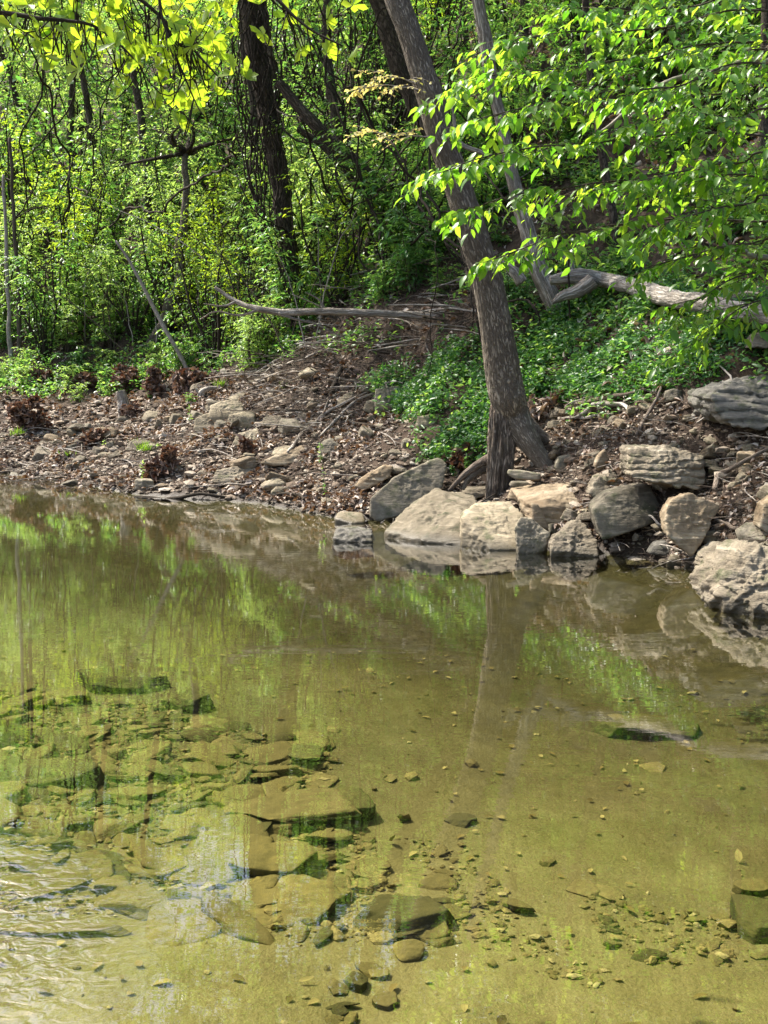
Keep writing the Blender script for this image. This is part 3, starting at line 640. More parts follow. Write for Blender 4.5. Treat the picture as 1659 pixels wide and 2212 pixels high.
# submerged flat stones: individuals
sp = proto_rocks('submerged_stone', ['sub', 'sub', 'sub_pale', 'sub', 'sub_dark'], 15, [(.8, 1.2), (.4, .85), (.10, .2)], ['slab', 'slab', 'slab', 'slab', 'round'], 4, .03)
patch = inpx([(-40, 1485), (340, 1500), (560, 1560), (730, 1600), (690, 1680), (800, 1760), (850, 1880), (1000, 1930), (1000, 1990), (700, 1990), (520, 1985), (280, 1960), (-40, 1960)], -.15)
for x, y in scatter(patch, 300):
    s = float(np.clip(rng.lognormal(-1.95, .45), .06, .34)); place(sp, 'submerged_stone', x, y, gz(x, y) + s * .06, s, rng.uniform(0, 6.3), .16, 'flat olive stone in the crowded stone patch under the left shallows', 'stone', 'flat stones lying under the water')
for poly, n in (([(1250, 1905), (1660, 1930), (1660, 2010), (1440, 2060), (1300, 1990)], 16), ([(850, 1780), (1000, 1790), (1130, 1930), (1050, 2030), (930, 1900)], 16), ([(730, 2080), (860, 2080), (880, 2212), (700, 2212)], 10)):
    for x, y in scatter(inpx(poly, -.2), n):
        s = float(np.clip(rng.lognormal(-2.75, .4), .03, .15)); place(sp, 'submerged_stone', x, y, gz(x, y) + s * .08, s, rng.uniform(0, 6.3), .2, 'small stone in a loose cluster on the sandy creek bed', 'stone', 'flat stones lying under the water')
# finer gravel under the shallows and rubble on the bank: nobody could count it
def rubble(name, mat, pts, smin, smax, flat=.5, seed=5):
    D, F = ico(1); r = np.random.default_rng(seed); n = len(pts); s = np.clip(r.lognormal(math.log(smin * 1.6), .5, n), smin, smax)
    zz = terr(pts[:, 0], pts[:, 1]); V = D[None] * (1 + r.uniform(-.28, .28, (n, len(D), 1))) * (s[:, None, None] / 2)
    V = V * np.stack([r.uniform(.8, 1.3, n), r.uniform(.6, 1, n), r.uniform(flat * .6, flat * 1.3, n)], -1)[:, None]
    a = r.uniform(0, 6.3, n); c, s_ = np.cos(a), np.sin(a); V = np.stack([V[..., 0] * c[:, None] - V[..., 1] * s_[:, None], V[..., 0] * s_[:, None] + V[..., 1] * c[:, None], V[..., 2]], -1)
    tl = r.normal(0, .35, n)[:, None]; V = np.stack([V[..., 0], V[..., 1] * np.cos(tl) - V[..., 2] * np.sin(tl), V[..., 1] * np.sin(tl) + V[..., 2] * np.cos(tl)], -1)
    V = V + np.stack([pts[:, 0], pts[:, 1], zz + s * .12], -1)[:, None]
    mb = MB(); mb.add(V, (np.arange(n)[:, None, None] * len(D) + F[None]).reshape(-1, 3)); o = mb.build(name, mat, smooth=False); return tag(o, kind='stuff')
def mat_rubble(name, stops, sub=False):
    m, nt, nd, lk = newmat(name); g = N_(nt, 'ShaderNodeNewGeometry'); c = ramp(nt, g.outputs['Random Per Island'], stops)
    p = g.outputs['Position']; n2 = noise(nt, p, 60, 4, .65); c = mix(nt, mrange(nt, n2, .4, .7, 0, .6), c, tuple(x * .4 for x in stops[1][1]))
    if not sub: c = mix(nt, mrange(nt, zof(nt, p), .02, .08, .65, 0), c, (.04, .03, .018))
    finish(nt, c, .85, n2, .8, .01, .3); return m
M['rubble'] = mat_rubble('bank_rubble', [(0, (.08, .055, .035)), (.25, (.18, .13, .09)), (.5, (.30, .24, .175)), (.8, (.36, .30, .23)), (1, (.5, .45, .37))])
M['gravel'] = mat_rubble('bed_gravel', [(0, (.12, .10, .04)), (.4, (.22, .18, .08)), (.8, (.3, .25, .12)), (1, (.45, .4, .24))], True)
pg = np.vstack([scatter(patch, 5000), scatter(inpx([(1250, 1905), (1700, 1930), (1700, 2010), (1440, 2060), (1300, 1990)], -.2), 220), scatter(inpx([(850, 1780), (1000, 1790), (1150, 1950), (1350, 2080), (1300, 2110), (1050, 2030), (930, 1900)], -.2), 260),
                scatter(inpx([(-100, 1380), (1700, 1380), (1800, 2300), (-200, 2300)], -.15), 350)])
rubble('creek_gravel', M['gravel'], pg, .012, .09, .35, 5)
bank = inpx([(-60, 1035), (300, 1068), (560, 1086), (720, 1120), (800, 1135), (960, 1110), (1180, 1150), (1300, 1190), (1500, 1232), (1700, 1300), (1700, 900), (1450, 850), (1180, 890), (1060, 960), (950, 1000), (860, 900), (800, 830), (620, 790), (480, 800), (300, 860), (-60, 880)])
rubble('bank_rubble', M['rubble'], scatter(bank, 19000), .026, .22, .42, 6)
bp_ = proto_rocks('bank_stone', ['rock_pale', 'rock_tan', 'rock_rough', 'rock_pale', 'rock_grey', 'rock_rough'], 18, [(.8, 1.2), (.6, 1.0), (.3, .6)], ['slab', 'block', 'slab', 'round'], 4, .05)
lb = inpx([(-60, 1030), (300, 1064), (560, 1082), (720, 1116), (800, 1110), (900, 1010), (860, 900), (800, 830), (620, 790), (520, 800), (400, 850), (-60, 920)])
for x, y in scatter(lb, 175):
    s = float(np.clip(rng.lognormal(-1.65, .45), .1, .5)); place(bp_, 'bank_stone', x, y, gz(x, y) + s * .1, s, rng.uniform(0, 6.3), .25, 'loose limestone piece among dead leaves on the low left bank', 'stone', 'loose stones on the low left bank')
rb = inpx([(1180, 1160), (1300, 1185), (1500, 1228), (1700, 1290), (1700, 930), (1540, 930), (1450, 860), (1200, 890), (1180, 980)])
for x, y in scatter(rb, 122):
    s = float(np.clip(rng.lognormal(-2.1, .45), .05, .34)); place(bp_, 'bank_stone', x, y, gz(x, y) + s * .12, s, rng.uniform(0, 6.3), .3, 'small stone lodged in the steep earth bank at the right', 'stone', 'small stones in the steep right bank')

# ------------------------------------------------------------------ dead leaves and creeper
def on_ground(p, lift=0): return np.stack([p[:, 0], p[:, 1], terr(p[:, 0], p[:, 1]) + lift], -1)
def litter(poly, n, size=.075, seed=1, lift=.02, mat='litter', name='dead_leaves'):
    p = on_ground(scatter(poly, n)); cl = fbm(p * 1.8, 4, 90); p = p[cl > rng.normal(-.12, .2, n)]; n = len(p); p[:, 2] += rng.uniform(.0, lift * 2.2, n) + .03 * np.clip(fbm(p * 1.8, 4, 90), 0, 1)
    d = rv(n) * (1, 1, .35); nr = rv(n, .5) + UP; mb = MB()
    leaves(mb, p, d, nr, size * rng.uniform(.6, 1.4, n), size * rng.uniform(.4, .9, n), 'hi', .35, rng.uniform(-.2, .6)); return tag(mb.build(name, M[mat]), kind='stuff')
litter(lb, 9500, .08); litter(rb, 1700, .06, lift=.03)
hillp = inpx([(-200, 900), (400, 850), (620, 780), (880, 850), (1100, 900), (1300, 860), (1500, 860), (1900, 860), (1900, -50), (1000, -50), (400, 200), (-200, 400)])
litter(hillp, 26000, .10, lift=.03)
ivyp = [inpx([(1110, 700), (1160, 690), (1300, 640), (1500, 690), (1660, 760), (1560, 830), (1500, 850), (1420, 862), (1300, 866), (1200, 900), (1120, 880)]),
        inpx([(1060, 700), (960, 770), (850, 815), (800, 850), (840, 890), (880, 940), (900, 990), (960, 1020), (1050, 1005), (1070, 900)]),
        inpx([(1180, 560), (1450, 600), (1700, 700), (1700, 760), (1500, 700), (1300, 650), (1160, 700), (1060, 720)])]
_iv = inpx([(860, 760), (1060, 640), (1180, 540), (1450, 560), (1700, 660), (1700, 880), (1540, 850), (1400, 900), (1200, 930), (1060, 1020), (900, 1010), (800, 900), (760, 820)])
mb = MB(); p = on_ground(scatter(_iv, 9000)); cl = fbm(p * 1.9, 4, 44); p = p[cl > .05]; n = len(p); p[:, 2] += rng.uniform(.02, .26, n)
leaves(mb, p, rv(n) * (1, 1, .5), rv(n, .4) + UP + (0, -.3, 0), rng.uniform(.04, .11, n), rng.uniform(.025, .06, n), 'hi', .15, .25)
tag(mb.build('mixed_undergrowth', M['leaf_mid']), kind='stuff')
mb = MB()
for q, n in zip(ivyp, (19000, 11000, 9000)):
    p = on_ground(scatter(q, n)); cl = fbm(p * 2.4, 4, 40); keep = cl > rng.normal(-.3 if n > 12000 else -.15, .22, n); p = p[keep]; cl = cl[keep]; n = len(p)
    p[:, 2] += rng.uniform(.02, 1, n) * (.10 + .16 * np.clip(cl + .3, 0, 1))
    leaves(mb, p, rv(n) * (1, 1, .5) + (0, -.25, -.1), rv(n, .45) + UP * .9 + (0, -.45, 0), rng.uniform(.035, .07, n), rng.uniform(.02, .04, n), 'hi', .15, .2)
tag(mb.build('groundcover', M['ivy']), kind='stuff')
# green seedlings in the far ground cover
mb = MB()
q = inpx([(-100, 880), (250, 860), (420, 815), (640, 790), (800, 790), (900, 700), (1050, 640), (1050, 540), (560, 480), (-100, 640)])
p = on_ground(scatter(q, 26000)); cl = fbm(p * 1.3, 3, 50); p = p[cl > -.12]; n = len(p); p[:, 2] += rng.uniform(.03, .3, n)
leaves(mb, p, rv(n) * (1, 1, .4), rv(n, .4) + UP, rng.uniform(.05, .1, n), rng.uniform(.03, .06, n), 'hi', .15, .25)
tag(mb.build('undergrowth', M['leaf_mid']), kind='stuff')
mb = MB()
q = inpx([(1100, 600), (1700, 600), (1700, 50), (1200, 150), (900, 300), (700, 500), (1000, 560)])
p = on_ground(scatter(q, 34000)); cl = fbm(p * .9, 3, 51); p = p[cl > .08]; n = len(p); p[:, 2] += rng.uniform(.03, .3, n)
leaves(mb, p, rv(n) * (1, 1, .4), rv(n, .4) + UP, rng.uniform(.06, .12, n), rng.uniform(.04, .07, n), 'hi', .15, .25)
tag(mb.build('hill_undergrowth', M['leaf_mid']), kind='stuff')

# ------------------------------------------------------------------ main leaning tree
tb = H(1080, 1062); ty = tb.y
def TP(u, v, dy=0): return P(u, v, ty + dy)
lt = empty('leaning_tree', tb, 'tall grey brown tree leaning left over the water on a split hollow base', 'tree')
mb = MB()
axis_px = [(1200, 1066, -.4), (1195, 1042, -.35), (1181, 1010, -.26), (1158, 976, -.16), (1134, 940, -.06), (1112, 900, .04), (1097, 860, .02), (1086, 800, 0), (1072, 700, -.02), (1052, 600, -.05), (1020, 500, -.1), (990, 405, -.1), (955, 300, -.12), (925, 200, -.1), (895, 100, -.05), (858, 0, 0), (815, -110, .05), (770, -230, .1), (740, -360, .2), (720, -520, .3), (715, -700, .4)]
wpx = [4, 9, 17, 23, 29, 37, 42, 39, 36, 34, 32, 31, 31, 29, 27, 26, 24, 22, 20, 16, 10]
pp = spline([TP(*q) for q in axis_px], 340); rr = np.interp(np.linspace(0, 1, 340), np.linspace(0, 1, len(wpx)), wpx) / FPX * ty
tubes(mb, pp, rr * .93, 150, .04, 3)
trunk = mb.build('trunk', M['bark'], lt)
# hollow left leg: a rotten shell of wood
mb = MB(); K, A = 90, 56
hh = np.linspace(0, 1, K); ctr = spline([TP(1088, 850, .07), TP(1086, 930, .04), TP(1081, 1000, 0), TP(1076, 1068, 0), TP(1075, 1085, 0)], K)
ang = np.linspace(math.radians(95), math.radians(335), A)   # open at the right
rad = np.interp(hh, [0, .1, .3, .6, .9, 1], [20, 31, 31, 27, 22, 15]) / FPX * ty
def shell(rs):
    n = fbm(np.stack([np.cos(ang)[None] * 4 + 0 * hh[:, None], np.sin(ang)[None] * 4 + 0 * hh[:, None], hh[:, None] * 3 + 0 * ang[None]], -1), 3, 4)
    n2 = fbm(np.stack([np.cos(ang)[None] * 16 + 0 * hh[:, None], np.sin(ang)[None] * 16 + 0 * hh[:, None], hh[:, None] * 4 + 0 * ang[None]], -1), 3, 6)
    r = rad[:, None] * rs * (1 + .15 * n + .12 * n2)
    return ctr[:, None] + np.stack([r * np.cos(ang)[None], r * np.sin(ang)[None], 0 * r], -1)
Vo, Vi = shell(1), shell(.72); i = (np.arange(K - 1)[:, None] * A + np.arange(A - 1)[None]).ravel()
q = np.stack([i, i + 1, i + A + 1, i + A], -1); e = np.arange(K - 1) * A; nV = K * A
rimf = np.vstack([np.stack([e, e + A, e + A + nV, e + nV], -1), np.stack([e + A - 1, e + 2 * A - 1, e + 2 * A - 1 + nV, e + A - 1 + nV], -1)])
V = np.concatenate([Vo.reshape(-1, 3), Vi.reshape(-1, 3)]); mb.add(V, [q, q[:, ::-1] + nV, rimf], V - np.array(tb) + 3)
mb.build('hollow_root', M['rot'], lt)
def root(pts, rad, mat='root', parent=lt, name='root', n=40, wob=.012, sides=9):
    mb = MB(); pipe(mb, pts, [r / FPX * ty for r in rad], n, sides, .1, wob, len(pts)); return mb.build(name, M[mat], parent)
root([TP(1135, 915, .1), TP(1175, 948, .1), TP(1205, 966, .08), TP(1232, 972, .12), TP(1256, 980, .35)], [16, 12, 11, 9, 6], n=60, sides=16)
root([TP(1192, 1040, -.06), TP(1196, 1056, -.1), TP(1208, 1068, -.12), TP(1236, 1062, -.15), TP(1258, 1040, -.1), TP(1272, 1010, 0), TP(1292, 984, .1)], [7, 6, 5, 5, 4.5, 4, 3], n=60, sides=12)
root([TP(1130, 985, .0), TP(1110, 1000, -.05), TP(1092, 1004, -.05), TP(1078, 1010, 0)], [4, 3, 3, 2])
root([TP(1150, 1000, 0), TP(1154, 1025, -.05), TP(1150, 1050, -.1)], [4, 3, 2])
root([TP(1130, 1010, .0), TP(1120, 1028, -.2), TP(1112, 1046, -.22), TP(1100, 1058, -.2)], [2.5, 2, 2, 1.5])
root([TP(1072, 985, .05), TP(1040, 1000, .1), TP(1010, 1020, .0), TP(985, 1045, .0), TP(970, 1060, 0)], [13, 9, 7, 5, 3], 'root', n=50, sides=14)
root([TP(1070, 1010, .1), TP(1045, 1014, .1), TP(1015, 1034, .0), TP(1000, 1058, -.02)], [11, 9, 6, 3], 'bark', n=50, sides=14)
root([TP(1205, 1048, -.05), TP(1190, 1056, -.1), TP(1150, 1062, -.2), TP(1100, 1064, -.3)], [3, 3, 2, 1.5])

# ------------------------------------------------------------------ crowns
def ortho_side(d): s = np.cross(d, UP); return norm(np.where(np.linalg.norm(s, axis=-1, keepdims=True) < .1, np.array([[1., 0, 0]]), s))
def twigs_leaves(mbw, mbl, start, dirs, length, nl, ll, lw, kind='lo', K=5, r0=.006, droop=.25, leafdroop=.3, spread=.9, upn=1.0, fold=.25, jit=.35, leafcurve=.25):
    """batch of twigs with leaves in two ranks"""
    n = len(start); t = np.linspace(0, 1, K)[None, :, None]; d = norm(dirs); L = np.broadcast_to(length, (n,))[:, None, None]
    bend = rv(n, .25)[:, None] * (1, 1, .5)
    path = start[:, None] + L * (d[:, None] * t + bend * t ** 2 - UP * droop * t ** 2)
    if mbw is not None: tubes(mbw, path, np.broadcast_to(r0, (n,))[:, None] * np.linspace(1, .35, K)[None], 4)
    tt = np.linspace(.15, 1, nl)[None] + rng.normal(0, .04, (n, nl)); tt = np.clip(tt, 0, 1)[..., None]
    pos = start[:, None] + L * (d[:, None] * tt + bend * tt ** 2 - UP * droop * tt ** 2)
    tan = norm(d[:, None] + 2 * bend * tt - 2 * UP * droop * tt); sd = ortho_side(tan); sg = np.where(np.arange(nl) % 2, 1, -1)[None, :, None]
    ld_ = norm(tan * .7 + sd * sg * spread - UP * leafdroop + rng.normal(0, jit, tan.shape) * (1, 1, .6))
    nr = UP * upn + rng.normal(0, .35, tan.shape)
    pos = pos.reshape(-1, 3); N = len(pos); sz = rng.uniform(.42, 1.3, N)
    leaves(mbl, pos, ld_.reshape(-1, 3), nr.reshape(-1, 3), ll * sz, lw * sz, kind, fold, leafcurve)
def crown(parent, c, rad, nb, ntw, nl, ll, mat, wood, base=None, K=8, name='crown', lw=.5):
    c = np.array(c, float); rad = np.array(rad, float); mbw, mbl = MB(), MB()
    b0 = np.array(base if base is not None else c - (0, 0, rad[2])); 
    e = norm(rv(nb)) * rng.uniform(.55, 1, (nb, 1)) * rad + c; t = np.linspace(0, 1, K)[None, :, None]
    mid = (b0 + e) / 2 + rv(nb, .18) * rad
    path = (1 - t) ** 2 * b0 + 2 * t * (1 - t) * mid[:, None] + t ** 2 * e[:, None]
    tubes(mbw, path, np.linspace(.05, .012, K)[None] * np.ones((nb, 1)), 5)
    bi = rng.integers(nb, size=ntw); tt = rng.uniform(.35, 1, (ntw, 1))
    st = (1 - tt) ** 2 * b0 + 2 * tt * (1 - tt) * mid[bi] + tt ** 2 * e[bi]
    twigs_leaves(mbw, mbl, st, norm(rv(ntw) * (1, 1, .4) + norm(st - c) * .6), rng.uniform(.5, 1.2, ntw), nl, ll, ll * lw)
    mbw.build('limb', M[wood], parent); mbl.build(name, M[mat], parent)
crown(lt, np.array(TP(715, -700, .4)) + (0, .3, 1.2), (3.0, 2.8, 2.0), 20, 620, 9, .12, 'leaf_lite', 'dark_bark', base=TP(720, -560, .3))

# ------------------------------------------------------------------ other trunks
def trunk_tree(px, w, yb, mat, label, name='tree', sides=18, n=80, rough=.07, wob=.03, crown_at=None, tree_cat='tree', group=None, dy=None):
    """px top..bottom picture points of the trunk, w half widths in the same units, yb distance"""
    yb = H(px[-1][0], px[-1][1]).y if yb is None else yb; base = P(px[-1][0], px[-1][1], yb); root_ = empty(name, (base.x, base.y, gz(base.x, base.y)), label, tree_cat, group)
    mb = MB(); dy = dy or [0] * len(px)
    pts = [P(u, v, yb + d) for (u, v), d in zip(px, dy)]
    pts.append(Vector((base.x, base.y, min(base.z, gz(base.x, base.y)) - .2)))
    r = [x / FPX * yb for x in w] + [w[-1] * 1.2 / FPX * yb]
    pipe(mb, pts, r, n, sides, rough, wob, int(px[0][0]) % 50); mb.build('trunk', M[mat], root_)
    if crown_at: crown(root_, pts[0] + Vector(crown_at[0]), *crown_at[1:], base=pts[0])
    return root_
d2 = H(628, 700).y
t2 = trunk_tree([(560, -420), (548, -200), (545, 0), (560, 130), (580, 260), (602, 400), (618, 500), (626, 600), (630, 700)], [10, 16, 22, 22, 20, 18, 18, 19, 22], d2, 'dark_bark', 'dark vine hung tree behind the end of the fallen pole', sides=40, n=160, rough=.09,
    crown_at=((-1, -.5, .6), (4.5, 4, 2.4), 26, 900, 9, .14, 'leaf_mid', 'dark_bark'))
mb = MB()
for k in range(16):
    u0 = rng.uniform(525, 600); pipe(mb, [P(u0 + rng.uniform(-25, 25), -30, d2 - .3), P(u0 + rng.uniform(-30, 30), 160, d2 - .4), P(u0 + rng.uniform(-20, 40), 330, d2 - .35), P(u0 + rng.uniform(0, 60), 520, d2 - .3)], [.012, .014, .012], 30, 5, 0, .12, k)
mb.build('clinging_vine', M['vine'], t2)
trunk_tree([(770, -260), (800, -60), (838, 70), (872, 170), (925, 280), (985, 400), (1030, 520)], [14, 18, 19, 17, 16, 14, 14], None, 'dark_bark', 'dark leaning trunk just behind the tall grey brown tree', sides=20,
    crown_at=((0, 0, .8), (3.0, 3.0, 2.0), 18, 600, 8, .13, 'leaf_mid', 'dark_bark'))
trunk_tree([(600, 180), (650, 240), (720, 310), (780, 365), (815, 430), (820, 560)], [10, 12, 13, 14, 14, 14], None, 'dark_bark', 'thick dark trunk bent over in an arch right of the vine hung tree', sides=18)
trunk_tree([(640, 280), (700, 320), (760, 385), (800, 440), (850, 520)], [6, 7, 8, 8, 7], 20.3, 'dark_bark', 'thinner trunk slanting down under the arched one')
trunk_tree([(925, 180), (905, 270), (868, 350), (828, 440), (800, 520), (790, 570)], [8, 10, 11, 10, 10, 9], None, 'dark_bark', 'reddish dead trunk leaning right behind the golden leaves', sides=14)
trunk_tree([(1330, -260), (1345, 0), (1368, 130), (1385, 230), (1400, 330)], [10, 11, 10, 10, 10], 25, 'dark_bark', 'slim dark tree high on the right slope', crown_at=((-1, -1, 1), (3.6, 3.6, 2), 18, 650, 8, .14, 'leaf_mid', 'dark_bark'))
trunk_tree([(1262, -200), (1268, 60), (1282, 200), (1305, 350), (1322, 470), (1336, 560)], [6, 7, 8, 9, 9, 8], None, 'dark_bark', 'thin crooked tree standing above the fallen log', crown_at=((-.5, -.5, 1), (2.6, 2.6, 1.6), 14, 500, 8, .12, 'leaf_mid', 'dark_bark'))
trunk_tree([(1480, -300), (1474, -60), (1470, 120), (1480, 240)], [13, 12, 12, 12], 28, 'dark_bark', 'straight dark tree at the top of the right slope', crown_at=((-1, -2, 1), (3.6, 3.6, 2.4), 18, 600, 8, .14, 'leaf_mid', 'dark_bark'))
trunk_tree([(1668, -260), (1660, 0), (1655, 150), (1652, 330), (1656, 500)], [14, 14, 12, 12, 12], 16, 'dark_bark', 'dark tree cut by the right edge of the view', crown_at=((.6, 0, 1), (2.4, 2.4, 2), 10, 200, 8, .12, 'leaf_mid', 'dark_bark'))
trunk_tree([(1170, 180), (1205, 235), (1250, 262), (1300, 300)], [8, 9, 9, 9], 21, 'dark_bark', 'brown trunk lying over behind the overhanging leaves at the right')
trunk_tree([(402, 330), (396, 470), (388, 545), (392, 600), (366, 655), (352, 700), (318, 752)], [6, 8, 10, 12, 12, 11, 10], None, 'bark', 'crooked grey trunk in the shrubs behind the white sapling', sides=18, n=100, wob=.05, crown_at=((0, 0, .2), (1.6, 1.6, 1.0), 10, 90, 8, .08, 'leaf_lite', 'dark_bark'))
trunk_tree([(250, 520), (278, 560), (306, 612), (348, 694), (382, 756), (410, 812)], [2.5, 3, 3.6, 4.5, 4.5, 5], H(410, 812).y, 'pale_twig', 'thin white sapling leaning left out of the leaf pile', 'sapling', 10, 40, .04, .01, tree_cat='sapling')
trunk_tree([(8, 380), (14, 520), (18, 640), (22, 730), (24, 790)], [3, 4, 4.5, 5, 5], None, 'pale_twig', 'left pale stem of the pair at the left edge', 'sapling', 10, tree_cat='sapling')
trunk_tree([(22, 300), (30, 480), (38, 600), (40, 700), (42, 795)], [3, 4, 4, 5, 5], None, 'twig', 'right grey stem of the pair at the left edge', 'sapling', 10, tree_cat='sapling')
for k, (u, y) in enumerate([(170, 31), (230, 30), (330, 27), (520, 25), (630, 27), (745, 24), (1010, 27), (1120, 24), (1180, 31), (1560, 24), (900, 33), (60, 34)]):
    g = P(u, 400, y); b = gz(g.x, g.y); zt = 11.3 if u in (520, 630) else 9 + .25 * y if u > 340 else 11.5; ln = rng.uniform(-1.2, .8)
    o = empty('forest_tree', (g.x, g.y, b), 'slim dark trunk ' + ['far back at the left', 'left of the crooked trunk', 'behind the crooked trunk', 'just left of the vine hung tree', 'right of the vine hung tree', 'behind the arched trunk', 'behind the top of the tall tree', 'between tall tree and snag', 'right of the snag top', 'near the right edge on the slope', 'behind the leaning dark trunk', 'at the far left edge'][k], 'tree', 'slim forest trees on the slope')
    mb = MB(); pipe(mb, [(g.x, g.y, b - .3), (g.x + ln * .3 + rng.normal(0, .15), g.y, b + (zt - b) * .35), (g.x + ln * .6 + rng.normal(0, .2), g.y, b + (zt - b) * .7), (g.x + ln, g.y, zt)], [rng.uniform(.06, .11), .08, .06, .04], 50, 12, .08, .05, k)
    mb.build('trunk', M['dark_bark'], o); crown(o, (g.x + ln, g.y, zt + .8), (3.2, 3.2, 2.0), 14, 380, 8, .14, ['leaf_mid', 'leaf_lite'][k % 2], 'dark_bark', base=(g.x + ln, g.y, zt))

# grey snag, fallen log, fallen pole
sd_ = H(1205, 700).y
sn = empty('dead_snag', H(1215, 712), 'barkless pale dead trunk leaning left behind the tall tree', 'dead tree')
pts = [(1020, -60), (1038, 30), (1052, 110), (1066, 200), (1085, 270), (1100, 350), (1118, 430), (1140, 500), (1160, 575), (1188, 640), (1212, 695), (1222, 716)]
mb = MB(); q = spline([P(u, v, sd_ + .4 - .02 * i) for i, (u, v) in enumerate(pts)], 200); tubes(mb, q, np.interp(np.linspace(0, 1, 200), np.linspace(0, 1, 12), [10, 13, 14, 13, 12, 13, 15, 16, 18, 19, 17, 15]) / FPX * sd_, 48, .10, 14); mb.build('trunk', M['snag'], sn)
mb = MB(); pipe(mb, [P(u, v, sd_ + .3) for u, v in [(1075, 345), (1040, 330), (1000, 312), (985, 285), (978, 235), (968, 215)]], [.035, .03, .028, .024, .016, .008], 40, 9, .1, .02, 5); mb.build('branch', M['dead'], sn)
ly = H(1300, 672).y
lg = empty('fallen_log', P(1380, 640, ly), 'thick weathered fallen log arching over the green creeper', 'log')
pts = [(1188, 606, 0), (1250, 597, 0), (1310, 606, 0), (1380, 622, -.05), (1450, 645, -.1), (1530, 658, -.15), (1600, 672, -.15), (1700, 690, -.1), (1850, 720, 0)]
mb = MB(); q = spline([P(u, v, min(ly + d, H(u, v + 42).y - .1)) for u, v, d in pts], 220); tubes(mb, q, np.interp(np.linspace(0, 1, 220), np.linspace(0, 1, 9), [9, 17, 15, 16, 17, 17, 16, 16, 15]) / FPX * ly, 52, .10, 24); mb.build('stem', M['dead'], lg)
mb = MB(); pipe(mb, [P(u, v, ly - .15) for u, v in [(1280, 606), (1250, 625), (1215, 640), (1195, 655)]], [.09, .075, .06, .02], 40, 20, .16, .02, 6); mb.build('broken_stub', M['snag'], lg)
mb = MB(); pipe(mb, [P(u, v, ly + .3) for u, v in [(1240, 600), (1235, 570), (1222, 555), (1215, 545)]], [.05, .04, .03, .015], 30, 10, .1, .02, 6); mb.build('branch', M['dead'], lg)
mb = MB(); pipe(mb, [P(u, v, ly + .1) for u, v in [(1130, 612), (1100, 580), (1075, 570), (1060, 560)]], [.07, .06, .04, .01], 30, 12, .2, .04, 6); mb.build('broken_stub', M['snag'], lg)
mb = MB(); pipe(mb, [P(u, v, H(1600, 690).y + .1) for u, v in [(1560, 655), (1610, 640), (1680, 648), (1750, 660)]], [.03, .05, .05, .04], 30, 12, .1, .02, 6); mb.build('branch', M['snag'], lg)
py_ = H(900, 700).y - .3
pl = empty('fallen_pole', P(760, 690, py_), 'long thin fallen trunk lying level behind the tall tree', 'log')
mb = MB(); pipe(mb, [P(u, v, py_ + d) for u, v, d in [(465, 620, .5), (510, 650, .4), (560, 668, .2), (650, 674, .1), (750, 674, 0), (850, 676, 0), (950, 682, -.1), (1060, 690, -.1), (1100, 700, 0)]], [.02, .035, .045, .05, .05, .05, .055, .05, .04], 120, 14, .1, .02, 6); mb.build('stem', M['snag'], pl)
for q in ([(560, 668), (520, 680), (470, 672), (430, 690)], [(600, 672), (640, 690), (700, 712), (740, 730)], [(510, 650), (480, 660), (440, 655)], [(930, 682), (960, 705), (1000, 722)], [(700, 674), (690, 650), (660, 630)]):
    mb = MB(); pipe(mb, [P(u, v, py_ + .1) for u, v in q], [.022, .015, .008], 24, 6, .05, .03, 6); mb.build('branch', M['snag'], pl)

# ------------------------------------------------------------------ shrubs
def make_shrub(seed, h, w, nst, ntw, nl, ll, leafmat, woodmat, kind='hi', lean=0, lw=.55, name='shrub', low=.15, sc_r=1):
    global rng; rng = np.random.default_rng(seed)
    o = empty(name, (0, 0, -50)); mbw, mbl = MB(), MB(); K = 12; t = np.linspace(0, 1, K)[None, :, None]
    az = rng.uniform(0, 2 * np.pi, nst); sp = rng.uniform(.15, 1, nst) * w / 2
    e = np.stack([np.cos(az) * sp + lean, np.sin(az) * sp, h * rng.uniform(.6, 1, nst)], -1); m = e * (.35, .35, .6) + rv(nst, .12 * h) * (1, 1, .5)
    b = rv(nst, .06) * (1, 1, 0)
    path = (1 - t) ** 2 * b[:, None] + 2 * t * (1 - t) * m[:, None] + t ** 2 * e[:, None]
    path = path + .05 * h * np.stack([fbm(path * 1.4 + seed, 3, k) for k in range(3)], -1) * t
    tubes(mbw, path, (np.linspace(1, .25, K)[None] * rng.uniform(.007, .02, (nst, 1))) * h ** .5 * sc_r, 5)
    bi = rng.integers(nst, size=ntw); k = rng.uniform(low, 1, ntw); kk = (k * (K - 1)).astype(int).clip(0, K - 2); f = (k * (K - 1) - kk)[:, None]
    st = path[bi, kk] * (1 - f) + path[bi, kk + 1] * f; out = norm(st * (1, 1, 0) - np.array([lean * .5, 0, 0]) + rv(ntw, .6) * (1, 1, .7) * w * .35 + UP * .1)
    twigs_leaves(mbw, mbl, st, out, rng.uniform(.25, .7, ntw) * w * .32, nl, ll * 1.6, ll * lw, kind, r0=.003 * sc_r, leafdroop=.25)
    mbw.build('stem', M[woodmat], o); mbl.build('foliage', M[leafmat], o)
    for c in o.children: c.location = (0, 0, 0)
    return o
